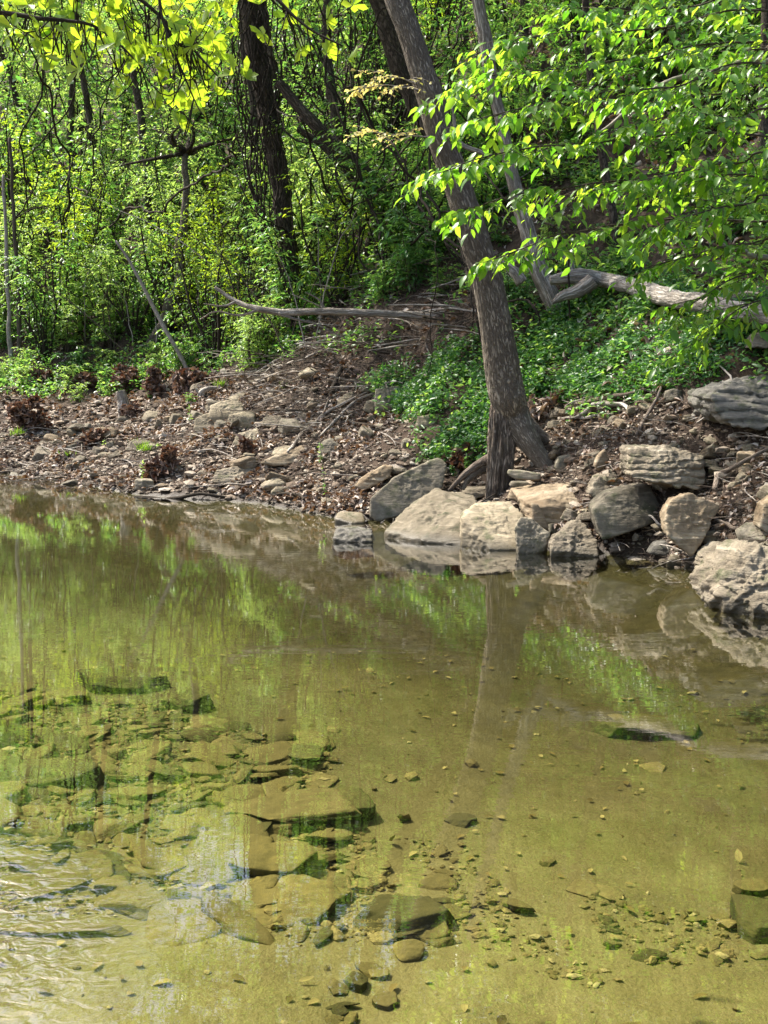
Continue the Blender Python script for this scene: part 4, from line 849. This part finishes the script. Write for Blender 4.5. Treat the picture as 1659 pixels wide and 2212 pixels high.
protos = [make_shrub(31, 2.2, 1.8, 7, 170, 9, .062, 'leaf_lite', 'twig'), make_shrub(32, 3.0, 2.2, 6, 210, 9, .065, 'leaf_lite', 'vine'),
          make_shrub(33, 1.6, 1.5, 6, 130, 9, .07, 'leaf_mid', 'twig'), make_shrub(34, 2.6, 2.4, 7, 220, 9, .075, 'leaf_mid', 'vine'),
          make_shrub(35, 1.1, 1.3, 6, 90, 8, .085, 'leaf_cool', 'twig'), make_shrub(36, 1.9, 2.2, 6, 150, 8, .095, 'leaf_cool', 'twig', lw=.55),
          make_shrub(37, .8, 1.0, 7, 60, 9, .055, 'leaf_lite', 'twig'), make_shrub(38, 3.4, 2.6, 9, 150, 8, .07, 'leaf_yg', 'vine'),
          make_shrub(39, 2.8, 2.6, 14, 120, 5, .06, 'leaf_mid', 'vine', sc_r=1.3), make_shrub(40, .55, .7, 6, 40, 8, .06, 'leaf_mid', 'twig')]
rng = np.random.default_rng(77)
used = set(); PKIND = ['light green', 'tall light green', 'mid green', 'tall mid green', 'low blue green', 'wide blue green', 'small light green', 'tall yellow green', 'bare stemmed', 'tiny green']
def put(k, x, y, s=1.0, label=None, group=None):
    rz = rng.uniform(0, 6.3); loc = (x, y, gz(x, y) - .05)
    if k not in used: used.add(k); o = protos[k]; o.location = loc; o.rotation_euler = (0, 0, rz); o.scale = (s,) * 3
    else: o = copy_tree(protos[k], loc, rz, s)
    return tag(o, label or PKIND[k] + ' shrub ' + zone(o), 'shrub', group or (PKIND[k] + ' shrubs in the thicket'))
def band(v, us, kinds, smin, smax, jv=18, label=None, group=None):
    for u in us:
        q = H(u + rng.uniform(-30, 30), v + rng.uniform(-jv, jv)); put(int(rng.choice(kinds)), q.x, q.y, rng.uniform(smin, smax), label, group)
band(835, range(-20, 430, 75), [6, 9, 6], .7, 1.1, 8)
band(868, range(-10, 420, 80), [9, 9, 6], .35, .6, 10)
band(800, range(-40, 620, 62), [6, 0, 2, 4, 6], .5, .8, 10)
band(770, range(-60, 620, 78), [0, 2, 6, 0, 8], .6, .95)
band(735, range(-80, 700, 72), [0, 1, 2, 3, 8, 7], .6, .95)
band(690, range(-100, 760, 84), [0, 1, 3, 7, 8, 5], .7, 1)
band(640, range(-120, 760, 90), [1, 3, 7, 8, 0, 1], .75, 1.1)
band(580, range(-150, 720, 100), [1, 3, 7, 8], .8, 1.2)
band(500, range(-200, 480, 105), [1, 3, 7, 8], .9, 1.3)
band(400, range(-250, 480, 115), [1, 3, 7, 1], 1, 1.5)
band(290, range(-300, 480, 120), [1, 3, 7, 1], 1, 1.6)
band(500, range(520, 760, 90), [8, 3, 8], .8, 1.1)
band(400, range(520, 800, 90), [8, 8, 3], .9, 1.3)
band(290, range(500, 900, 95), [8, 3, 8], 1, 1.4)
band(200, range(-300, 900, 120), [1, 3, 7, 1], 1.2, 1.6)
band(110, range(-350, 900, 130), [1, 3, 7, 1], 1.2, 1.6)
band(20, range(-350, 800, 140), [1, 3, 7, 1], 1.2, 1.5)
band(640, range(640, 1000, 60), [4, 5, 2, 9], .45, .8)
band(560, range(640, 1040, 66), [5, 4, 3, 2], .6, .9)
band(480, range(700, 1050, 80), [5, 3, 3, 2, 8], .7, 1.1)
band(390, range(760, 1100, 110), [3, 8, 8], .8, 1.2)
band(640, (1110, 1480, 1600), [4, 9, 6], .4, .6)
band(520, range(1100, 1700, 120), [4, 9, 2, 6], .5, .8)
band(420, range(1080, 1750, 200), [2, 4, 9, 3], .6, .9)
band(320, range(1080, 1800, 180), [3, 2, 5, 4], .7, 1)
band(230, range(1050, 1850, 160), [3, 2, 1, 5], .8, 1.2)
band(140, range(950, 1900, 150), [3, 1, 3, 7], .9, 1.3)
band(50, range(700, 1950, 130), [3, 1, 7], 1, 1.4)
# distant wood behind, one mass
mbl = MB(); mbw = MB(); nn = 34000
x = rng.uniform(-48, 26, nn); y = rng.uniform(27, 70, nn); cl = fbm(np.stack([x * .25, y * .25, x * 0], -1), 2, 70)
z = terr(x, y, False) + rng.random(nn) ** 1.3 * (5 + 5 * cl.clip(-.5, 1)); p = np.stack([x, y, z], -1); keep = fbm(p * .45, 3, 71) > -.12; p = p[keep]; n = len(p)
pp = (p[:, None] + rng.normal(0, .28, (n, 5, 3))).reshape(-1, 3)
leaves(mbl, pp, rv(len(pp)) * (1, 1, .5), rv(len(pp), .5) + UP, rng.uniform(.12, .24, len(pp)), rng.uniform(.08, .14, len(pp)), 'lo')
tag(mbl.build('distant_woodland', M['leaf_mid']), kind='stuff')

# ------------------------------------------------------------------ overhanging tree at the right (trunk stands outside the view)
rng = np.random.default_rng(5)
ox, oy = 4.9, 9.6; ot = empty('overhanging_tree', (ox, oy, gz(ox, oy)), 'leafy tree reaching in from the right with layered drooping fresh green sprays', 'tree')
mb = MB(); pipe(mb, [(ox + .1, oy, gz(ox, oy) - .3), (ox, oy, 3.2), (ox - .15, oy - .1, 5), (ox - .3, oy - .2, 7.5)], [.16, .14, .11, .05], 80, 24, .06, .03, 4); mb.build('trunk', M['bark'], ot)
def spray_limb(parent, pts, r0, ntw, tl, nl, ll, mat, start=None, leafdroop=.5, wood='twig', t0=.12, kind='hi', lw=.5, upn=.9, spread=.75, out=.25):
    P3 = [P(u, v, y) for u, v, y in pts]
    if start is not None: P3 = [Vector(start)] + P3
    n = 60; q = spline(P3, n); q = q + .03 * np.stack([fbm(q * 1.6 + ntw, 3, k) for k in range(3)], -1)
    mb = MB(); tubes(mb, q, np.linspace(r0, .003, n), 7, .05); o = mb.build('limb', M[wood], parent)
    k0 = int(n * t0) if start is None else int(n * (1 / len(P3) * .8))
    vis = np.linspace(k0, n - 1, ntw) + rng.uniform(-.6, .6, ntw); ki = vis.astype(int).clip(0, n - 1); st = q[ki]
    tan = norm(np.gradient(q, axis=0))[ki]; sd = ortho_side(tan); sg = np.where(np.arange(ntw) % 2, 1, -1)[:, None]
    d = norm(tan * .75 + sd * sg * .8 + rv(ntw, .15) - UP * .05); mw, ml = MB(), MB()
    ln = tl * rng.uniform(.55, 1.1, ntw) * np.linspace(1.1, .55, ntw)
    twigs_leaves(mw, ml, st, d, ln, nl, ll, ll * lw, kind, r0=.0035, droop=.18, leafdroop=leafdroop, spread=spread, upn=upn, fold=.12, jit=.22, leafcurve=.35)
    # second order twigs
    st2 = st + d * (ln * .45)[:, None]; d2_ = norm(d + ortho_side(d) * np.where(rng.random((ntw, 1)) < .5, 1, -1) * .9)
    twigs_leaves(mw, ml, st2, d2_, ln * .6, max(3, nl // 2 + 1), ll, ll * lw, kind, r0=.0025, droop=.2, leafdroop=leafdroop, spread=spread, upn=upn, fold=.12, jit=.22, leafcurve=.35)
    mw.build('twig', M[wood], o); ml.build('foliage', M[mat], o)
LB = [([(1700, 95, 8.8), (1400, 120, 8.3), (1180, 150, 8), (985, 190, 7.8)], 16), ([(1700, 30, 8.6), (1400, 60, 8.4), (1200, 80, 8.1), (1070, 100, 8)], 12),
      ([(1700, 150, 8.5), (1450, 180, 8.1), (1220, 215, 7.8), (1020, 265, 7.6)], 15), ([(1700, 300, 8.6), (1400, 300, 8.2), (1150, 320, 7.8), (950, 378, 7.6)], 16),
      ([(1720, 190, 9.2), (1560, 195, 9), (1450, 200, 8.8), (1345, 215, 8.6)], 9), ([(1720, 240, 8.2), (1600, 255, 8), (1480, 250, 7.9), (1330, 285, 7.8)], 12),
      ([(1700, 390, 8.6), (1430, 390, 8.2), (1200, 405, 7.9), (1000, 455, 7.8)], 14), ([(1700, 480, 8.4), (1430, 480, 8.1), (1220, 505, 7.9), (1060, 562, 7.7)], 12),
      ([(1720, 350, 7.9), (1600, 355, 7.8), (1480, 370, 7.7), (1330, 400, 7.6)], 12), ([(1720, 430, 7.8), (1620, 440, 7.7), (1500, 455, 7.6), (1400, 490, 7.6)], 10),
      ([(1720, 520, 7.9), (1630, 525, 7.8), (1540, 540, 7.7), (1390, 580, 7.6)], 8), ([(1720, 590, 8), (1640, 595, 7.9), (1560, 610, 7.8), (1480, 665, 7.7)], 6),
      ([(1720, 640, 8), (1650, 650, 7.9), (1590, 670, 7.8), (1520, 725, 7.8)], 6), ([(1720, -10, 8.8), (1500, 10, 8.5), (1350, 15, 8.3), (1210, 30, 8.2)], 11),
      ([(1720, 110, 9.3), (1640, 105, 9.2), (1560, 110, 9.1), (1480, 120, 9)], 7), ([(1700, -110, 8.8), (1450, -110, 8.5), (1250, -90, 8.2), (1080, -60, 8)], 12),
      ([(1700, -240, 8.8), (1400, -230, 8.3), (1150, -220, 8), (950, -170, 7.8)], 14), ([(1750, -420, 8.8), (1450, -420, 8.3), (1200, -380, 8), (1050, -340, 7.8)], 14)]
for pts, nt_ in LB:
    z = P(*pts[0]).z; spray_limb(ot, pts, .009, int(nt_ * 1.9), .62, 9, .09, 'leaf_hero', start=(ox - .02, oy - .05, min(max(z * .8 + .3, 2.4), 6.8)))
# paler branch through the spray
for q in ([(1700, 130, 9.4), (1560, 150, 9.3), (1420, 185, 9.2), (1330, 260, 9.1), (1240, 330, 9)], [(1700, 560, 8.2), (1620, 545, 8.1), (1560, 520, 8), (1540, 480, 8)]):
    mb = MB(); pipe(mb, [(ox, oy, P(*q[0]).z)] + [P(*k) for k in q], [.025, .018, .01], 40, 7, .05, .03, 4); mb.build('limb', M['pale_twig'], ot)

# ------------------------------------------------------------------ tree at the near left with whorled leaves (trunk outside the view)
bx, by = -4.6, 3.4; wt = empty('whorled_leaf_tree', (bx, by, gz(bx, by)), 'small tree reaching in at the top left with whorls of glowing yellow green leaves', 'tree')
mb = MB(); pipe(mb, [(bx, by, gz(bx, by) - .3), (bx + .1, by, 1.6), (bx + .4, by, 3.0), (bx + .9, by, 4.4)], [.1, .085, .06, .03], 60, 18, .06, .03, 4); mb.build('trunk', M['bark'], wt)
cl = [(75, 85), (145, 35), (70, 100), (140, 100), (270, 50), (200, 45), (255, 130), (340, 60), (320, 100), (380, 20), (30, 60), (100, 20), (570, 75), (622, 35), (655, 62), (705, 48), (762, 12), (650, 100), (706, 115), (752, 128), (512, 66), (386, 266), (412, 236), (470, 205), (530, 168), (505, 160), (440, 160), (425, 190), (350, 95), (365, 130), (300, 140), (280, 165), (265, 190), (335, 215), (395, 170), (480, 130), (455, 35), (500, 10), (560, 10), (180, 75), (225, 95), (450, 110), (400, 130), (390, 80), (240, 10), (320, 10), (60, 10), (10, 30), (150, 70), (415, 100), (345, 180), (430, 215), (375, 215), (465, 175), (400, 200), (440, 235)]
cl += [(float(rng.uniform(-60, 560)), float(rng.uniform(-430, -10))) for k in range(85)]
cl += [(float(rng.uniform(0, 470)), float(rng.uniform(0, 150))) for k in range(60)]
limbs = []
for pts in ([(-160, -120), (60, -90), (260, -20), (400, 90), (470, 170)], [(-160, -300), (150, -260), (420, -160), (560, -20), (650, 60), (740, 110)], [(-200, 20), (-40, 20), (90, 40), (200, 60), (290, 140)], [(-200, -420), (100, -430), (350, -380), (520, -300)], [(-200, -220), (0, -200), (200, -180), (330, -60), (350, 60), (400, 200)]):
    P3 = [Vector((bx + .25, by, 2.5 + max(0, -pts[0][1]) * .003))] + [P(u, v, 4.4 - .06 * i) for i, (u, v) in enumerate(pts)]; q = spline(P3, 70); q = q + .03 * np.stack([fbm(q * 2 + len(limbs), 3, k) for k in range(3)], -1)
    mb = MB(); tubes(mb, q, np.linspace(.014, .0025, 70), 7, .05); mb.build('limb', M['vine'], wt); limbs.append(q)
LQ = np.vstack(limbs); mw, ml = MB(), MB(); tw = []
for u, v in cl:
    c = np.array(P(u, v, 4.3 + rng.normal(0, .2))); k = np.argmin(((LQ - c) ** 2).sum(1) + 1 * (LQ[:, 2] < c[2])); a = LQ[k]; t = np.linspace(0, 1, 6)[:, None]
    tw.append(a + (c - a) * t + np.array([0, 0, -.08]) * (4 * t * (1 - t)) + rng.normal(0, .015, 3) * t * (1 - t) * 4)
    ax = norm(c - a + np.array([0, 0, .1]) + rng.normal(0, .12, 3)); m = int(rng.integers(5, 8)); an = np.arange(m) * 2 * np.pi / m + rng.uniform(0, 6)
    s1 = norm(np.cross(ax, [.1, .9, .2])); s2 = np.cross(ax, s1); d = s1 * np.cos(an)[:, None] + s2 * np.sin(an)[:, None] + ax * rng.uniform(.35, .8) + rng.normal(0, .1, (m, 3))
    leaves(ml, np.repeat(c[None], m, 0), d, ax + rv(m, .15), .058 * rng.uniform(.5, 1.2, m), .027 * rng.uniform(.8, 1.1, m), 'obo', .12, .1)
tubes(mw, np.array(tw), np.linspace(.0026, .0016, 6)[None] * np.ones((len(tw), 1)), 5)
mw.build('twig', M['vine'], wt); ml.build('foliage', M['leaf_yg'], wt)

# pale gold leaves on a thin branch of the tall tree
for q, nt_ in (([(960, 300, -.05), (900, 292, -.25), (830, 288, -.4), (775, 282, -.5)], 9), ([(925, 200, -.05), (880, 190, -.3), (820, 188, -.5), (765, 196, -.6)], 9), ([(915, 190, -.1), (860, 165, -.4), (800, 150, -.6)], 6)):
    spray_limb(lt, [(u, v, ty + d) for u, v, d in q], .008, nt_, .3, 7, .062, 'leaf_gold', leafdroop=.1, wood='pale_twig', kind='obo', t0=.3)

# vines and thin leaning stems tangled in the thicket
for k in range(60):
    u = rng.uniform(330, 1060) if k < 42 else rng.uniform(-20, 330); y = rng.uniform(16.5, 22) if k < 42 else rng.uniform(20, 25); v0 = rng.uniform(-150, 420); w = rng.normal(0, 190)
    zb = H(u + w, rng.uniform(560, 730)); v1 = rng.uniform(500, 700); vv = np.linspace(v0, v1, 9); du = np.cumsum(rng.normal(0, 22, 9))
    y = max(y, 12); mb = MB(); mid = [P(u + w * f + d_, v + rng.normal(0, 16), y + (zb.y - y) * f + rng.normal(0, .2)) for f, v, d_ in zip(np.linspace(0, 1, 9) ** 1.3, vv, du)]
    mid.append(Vector((mid[-1].x + rng.normal(0, .15), mid[-1].y, gz(mid[-1].x, mid[-1].y) - .1)))
    if mid[-1].z > mid[-2].z: mid[-1] = mid[-2] + Vector((.1, .1, -.4))
    r = rng.uniform(.005, .02); pipe(mb, mid, [r * .6, r, r, r], 70, 6, .05, .07, k); g = mid[-1]; o = mb.build('vine', M['vine'], origin=g); tag(o, ('thick' if r > .014 else 'thin') + ' dark vine rooted ' + zone(o), 'vine', 'thin dark vines hanging in the thicket')
for k in range(22):
    u = rng.uniform(0, 900); v = rng.uniform(560, 790); q = H(u, v); ln = rng.uniform(1, 3); a = rng.normal(0, .7)
    mb = MB(); pipe(mb, [q, q + Vector((a * ln * .4, rng.normal(0, .2), ln * .5)), q + Vector((a * ln, rng.normal(0, .3), ln * .85))], [.012, .009, .003], 24, 5, .05, .04, k)
    o = mb.build('bare_stem', M['pale_twig'] if k % 2 else M['twig'], origin=q); tag(o, ('pale' if k % 2 else 'brown') + ' bare stem ' + zone(o), 'stem', 'bare stems leaning out of the shrubs')

# ------------------------------------------------------------------ drift: leaf clumps, twigs, roots, seedlings
def clump(u, v, h, w, label, stick=0, mat='debris'):
    h *= rng.uniform(.7, 1.05); w *= rng.uniform(.9, 1.5)
    q = H(u, v); d = q.y; hh = h / FPX * d; ww = w / FPX * d; o = empty('leaf_clump', q, label, 'leaf clump')
    n = int(90 + 260 * hh * ww / .1); m_ = 6; fz = np.linspace(.05, .95, m_); cc = np.stack([rng.normal(0, .22, m_) * ww + fz * rng.normal(0, .3) * ww, rng.normal(0, .1, m_) * ww, fz * hh], -1); wr = ww * (1 - fz * .7) * rng.uniform(.6, 1.1, m_) / 2
    bi = rng.choice(m_, n, p=(1.2 - fz) / (1.2 - fz).sum()); p = cc[bi] + norm(rv(n)) * rng.random((n, 1)) ** .5 * wr[bi][:, None] * (1, 1, .8) + np.array([q.x, q.y, q.z]); mb = MB()
    leaves(mb, p, rv(n) * (1, 1, .8) - UP * .35, rv(n), .11 * rng.uniform(.6, 1.3, n), .085 * rng.uniform(.6, 1.2, n), 'hi', .4, .5); mb.build('leaf_mat', M[mat], o)
    mb = MB()
    for k in range(5): pipe(mb, [(q.x + rng.normal(0, ww * .15), q.y, q.z - .05), (q.x + rng.normal(0, ww * .25), q.y + rng.normal(0, .05), q.z + hh * (.7 + stick * rng.random())), ], [.012, .004], 8, 5, 0, .02, k)
    mb.build('caught_stem', M['twig'], o)
clump(62, 935, 85, 62, 'largest brown clump of drift leaves at the far left of the bank', .8)
clump(272, 850, 60, 44, 'brown drift leaf clump behind the short grey stump', .8)
clump(345, 850, 50, 26, 'narrow brown leaf clump between the stump and the white sapling', .8)
clump(415, 842, 42, 70, 'wide brown leaf clump at the foot of the white sapling', .3)
clump(88, 840, 36, 32, 'small brown leaf clump above the largest one', 1.5)
clump(190, 835, 30, 50, 'low brown leaf clump under the shrubs left of the stump', .5)
clump(285, 905, 34, 46, 'brown leaf clump right at the foot of the short grey stump', .5)
clump(338, 1040, 80, 52, 'rust brown leaf clump hanging on a shoot at the water edge', .5)
clump(540, 980, 34, 22, 'little brown leaf clump on the stones between the cracked slab and tan ledge', .4)
clump(985, 1010, 48, 52, 'dry brown leaf clump between the dark boulder and the tree', .3)
clump(1185, 900, 50, 60, 'dead leaf clump right of the tree base under the creeper', .3, 'litter')
clump(205, 960, 30, 40, 'low leaf clump in the middle of the left bank', .3)
st_ = empty('stump', H(265, 905), 'short grey broken stump standing in drift leaves', 'stump'); mb = MB(); y_ = H(265, 905).y
pipe(mb, [P(272, 915, y_), P(266, 880, y_), P(258, 846, y_)], [.1, .075, .06], 40, 20, .2, .03, 3); mb.build('stem', M['snag'], st_)
ds = H(430, 860).y
for q, r, lab in (([(405, 885), (425, 868), (440, 848), (470, 838)], .045, 'pale twisted driftwood root by the white sapling'), ([(420, 840), (432, 862), (452, 878)], .03, 'short pale root crossing under the twisted driftwood')):
    mb = MB(); pipe(mb, [P(u, v, ds) for u, v in q], [r * .6, r, r * .4], 30, 9, .2, .05, 3); tag(mb.build('driftwood', M['dead'], origin=P(*q[1], ds)), lab, 'driftwood')
def gpath(px, off, rad, mat, label, name='exposed_root', cat='root', wob=.03, n=50, group=None):
    pts = []
    for u, v in px: q = H(u, v); pts.append(Vector((q.x, q.y, q.z)) + Vector((0, -off, off)))
    mb = MB(); d = pts[0].y; pipe(mb, pts, [r / FPX * d for r in rad], n, 8, .12, wob, int(px[0][0]) % 40)
    return tag(mb.build(name, M[mat], origin=pts[len(pts) // 2]), label, cat, group)
gpath([(1240, 918), (1265, 905), (1285, 888), (1320, 886), (1345, 895), (1360, 905)], .06, [3, 4.5, 5, 4.5, 3], 'dead', 'pale curved root arching out of the soil right of the tree')
gpath([(1210, 918), (1250, 915), (1290, 905), (1320, 902)], .04, [2, 3, 2.5], 'dead', 'thin pale root lying under the arching one')
gpath([(1240, 885), (1280, 878), (1330, 870), (1390, 862)], .05, [5, 6, 5, 3], 'root', 'dark brown root along the lower edge of the creeper')
gpath([(1500, 925), (1510, 915), (1520, 880), (1552, 862), (1590, 850)], .06, [2, 4, 4, 3], 'root', 'root curling from under the massive dark boulder')
gpath([(1578, 840), (1576, 830), (1573, 820), (1550, 800), (1535, 790)], .04, [2, 2, 1.5], 'pale_twig', 'thin pale stem hanging above the massive boulder')
gpath([(1540, 1075), (1550, 1045), (1580, 1030), (1620, 1005), (1650, 985)], .08, [5, 6, 5, 5, 4], 'root', 'thick dark root sweeping up right of the tan pointed slab')
gpath([(1500, 1120), (1540, 1135), (1590, 1150), (1655, 1160)], .05, [2, 3.5, 4, 3], 'root', 'grey root running level above the craggy rock')
gpath([(1380, 1140), (1400, 1130), (1425, 1145), (1450, 1138)], .05, [2, 2.5, 1.5], 'pale_twig', 'little pale root tips under the angular grey block')
gpath([(1500, 925), (1530, 918), (1570, 908), (1600, 900)], .06, [2, 3.5, 3.5, 3], 'dead', 'pale root below the massive boulder')
gpath([(1370, 960), (1385, 930), (1408, 900), (1425, 870), (1430, 830)], .05, [3, 4, 4, 3, 2], 'root', 'upright brown root coming down from the creeper')
gpath([(1350, 1010), (1340, 1040), (1300, 1040), (1260, 1060)], .05, [2, 2, 1.5], 'twig', 'thin rootlet crossing the knobbly rock heap')
gpath([(740, 800), (733, 820), (715, 855), (722, 880)], .05, [4, 5, 4, 3], 'vine', 'dark stem base bending down on the stony slope')
gpath([(620, 990), (650, 950), (700, 900), (760, 875), (830, 830)], .05, [3, 4, 4, 3, 2], 'snag', 'long grey branch lying up the stony slope', 'fallen_branch', 'branch')
gpath([(690, 960), (730, 920), (770, 880), (850, 840)], .07, [2, 3, 3, 2], 'dead', 'pale forked branch beside the long grey one', 'fallen_branch', 'branch')
gpath([(480, 820), (560, 810), (640, 790), (700, 770)], .05, [2, 3, 3, 2], 'snag', 'slender fallen branch along the foot of the green slope', 'fallen_branch', 'branch')
gpath([(290, 1078), (360, 1080), (430, 1076), (500, 1080)], .03, [3, 4, 4, 2], 'vine', 'dark wet branch lying along the water edge', 'fallen_branch', 'branch')
gpath([(583, 1095), (600, 1078), (640, 1078), (655, 1092)], .04, [2, 3, 2.5], 'vine', 'small dark arched stick dipping into the water', 'stick', 'stick')
mb = MB(); yy = yw(1166) - .1
pipe(mb, [P(955, 1168, yy - .05), P(962, 1150, yy - .02), P(985, 1125, yy + .15), P(1015, 1100, yy + .4), P(1070, 1066, yy + .85)], [.006, .009, .009, .006], 40, 7, .1, .01, 3); tag(mb.build('stick', M['vine'], origin=P(985, 1125, yy)), 'thin dark stick leaning across the pale slab into the water', 'stick')
mb = MB(); pipe(mb, [P(998, 1180, yy - .2), P(1002, 1135, yy - .05), P(1020, 1105, yy + .3), P(1045, 1092, yy + .5)], [.005, .012, .008], 40, 7, .1, .01, 3); tag(mb.build('stick', M['vine'], origin=P(1002, 1135, yy)), 'dark stick lying in the cleft between the two pale boulders', 'stick')
twp = []
for k in range(7):
    mb = MB(); L = rng.uniform(.5, 1.3); pipe(mb, [(-L / 2, 0, 0), (-.1, rng.normal(0, .06), rng.uniform(0, .06)), (L * .25, rng.normal(0, .08), .03), (L / 2, rng.normal(0, .1), 0)], [.004, .009, .007, .003], 24, 5, .1, .02, k)
    
    V_ = mb.v[0].reshape(24, 5, 3).mean(1) * (1, 1, 1)
    for j in range(2): c_ = V_[int(rng.integers(8, 18))]; sg = rng.choice([-1, 1]); pipe(mb, [c_, c_ + (.12, sg * .1, .02), c_ + (.22, sg * .16, .01)], [.005, .002], 10, 4)
    twp.append(mb.mesh('twig', M[['pale_twig', 'twig', 'dead', 'snag'][k % 4]]))
def twigs_on(poly, n, label, group, s0=.5, s1=1.2):
    for x, y in scatter(poly, n):
        place(twp, 'twig', x, y, gz(x, y) + .04, rng.uniform(s0, s1), rng.uniform(0, 6.3), .18, label, 'twig', 'fallen twigs on the bank')
slopep = inpx([(480, 800), (700, 740), (900, 700), (1040, 700), (1050, 800), (860, 830), (800, 900), (700, 960), (560, 900)])
twigs_on(lb, 95, 'thin fallen twig on the leaf strewn left bank', 'twigs on the left bank')
twigs_on(slopep, 90, 'thin grey twig on the brown slope above the left bank', 'twigs on the brown slope', .7, 1.6)
twigs_on(rb, 55, 'thin twig or rootlet on the steep right bank', 'twigs on the right bank', .3, .8)
twigs_on(inpx([(600, 640), (1050, 560), (1100, 600), (1050, 700), (700, 740)]), 50, 'thin grey twig on the shaded slope behind the pole', 'twigs behind the pole', .8, 1.8)
def tuft(u, v, label, n=70, h=.16):
    q = H(u, v); mb = MB(); p = np.array(q) + rv(n, .05) * (1, 1, 0)
    leaves(mb, p, UP + rv(n, .35), rv(n) * (1, 1, .2), h * rng.uniform(.5, 1.2, n), .009, 'hi', .05, .5); o = mb.build('grass_tuft', M['grass'], origin=q); tag(o, label, 'grass')
tuft(300, 968, 'fine grass tuft in the middle of the left bank'); tuft(312, 974, 'second grass tuft touching the fine one on the left bank')
tuft(40, 942, 'grass tuft at the foot of the largest leaf clump'); tuft(475, 840, 'grass tuft at the top of the stony bank'); tuft(620, 840, 'small grass tuft on the stony slope', 40, .12)
tuft(150, 985, 'small grass tuft near the water at the left', 40, .1)
def seedling(u, v, h, label, nl=14, ll=.06, mat='leaf_lite'):
    q = H(u, v); hh = h / FPX * q.y; o = empty('seedling', q, label, 'seedling'); mb = MB(); t = Vector((rng.normal(0, .03), -.02, hh)); pipe(mb, [q, q + t * .5 + Vector((.02, 0, 0)), q + t], [.004, .003, .002], 12, 5, 0, .01); mb.build('stem', M['twig'], o)
    f = rng.uniform(.35, 1, nl)[:, None]; p = np.array(q) + np.array(t) * f; ml = MB(); leaves(ml, p, rv(nl) * (1, 1, .3), rv(nl, .3) + UP, ll * rng.uniform(.6, 1.2, nl), ll * .6, 'hi', .1, .2); ml.build('foliage', M[mat], o)
seedling(690, 1020, 62, 'bright green seedling standing in front of the rounded grey rock', 18)
seedling(410, 920, 40, 'bright green seedling left of the two square blocks', 14)
seedling(305, 1050, 55, 'leafy green shoot at the water edge beside the rust brown leaf clump', 16, .05)
seedling(338, 975, 18, 'tiny green seedling right of the fine grass tufts', 8)
seedling(230, 965, 14, 'tiny green seedling left of the fine grass tufts', 8)
seedling(705, 1110, 110, 'tall thin shoot rising from the water edge left of the boulders', 20, .035, 'leaf_mid')
seedling(1010, 1035, 50, 'small leafy plant between the dark boulder and the hollow trunk', 40, .05, 'leaf_mid')
seedling(985, 1045, 40, 'low leafy sprout beside the dry leaf clump near the tree', 30, .045, 'ivy')
# fine sticks and rootlets, sunken leaves: nobody could count them
rng = np.random.default_rng(91)
mb = MB()
for q, n, l0 in ((lb, 2600, .16), (slopep, 1500, .28), (rb, 1300, .12), (inpx([(600, 640), (1050, 560), (1100, 600), (1050, 700), (700, 740)]), 900, .3)):
    p = on_ground(scatter(q, n), .015); a = rng.uniform(0, 6.3, n); L = l0 * rng.uniform(.4, 1.9, n); d = np.stack([np.cos(a), np.sin(a), rng.normal(0, .2, n)], -1)
    t = np.linspace(0, 1, 5)[None, :, None]; path = p[:, None] + L[:, None, None] * (d[:, None] * t + rv(n, .25)[:, None] * (1, 1, .25) * t ** 2); path[..., 2] = np.maximum(path[..., 2], terr(path[..., 0], path[..., 1]) + .006) + .03 * np.sin(t[..., 0] * 3.1) * rng.random((n, 1))
    tubes(mb, path, rng.uniform(.0015, .0045, (n, 1)) * np.linspace(1, .5, 5)[None], 4)
tag(mb.build('twig_litter', M['root']), kind='stuff')
mb = MB(); q = inpx([(-100, 1380), (1700, 1380), (1750, 2250), (-100, 2250)], -.2); p = on_ground(scatter(q, 220), .01); n = len(p)
leaves(mb, p, rv(n) * (1, 1, .1), UP + rv(n, .15), .05 * rng.uniform(.5, 1.3, n), .03 * rng.uniform(.6, 1.2, n), 'hi', .12, .1)
tag(mb.build('sunken_leaves', mat_leaf('sunken_leaf', [(.10, .08, .035), (.2, .16, .07), (.36, .31, .16)], [(.1, .08, .02), (.2, .15, .05)], .8, .1, .1)), kind='stuff')
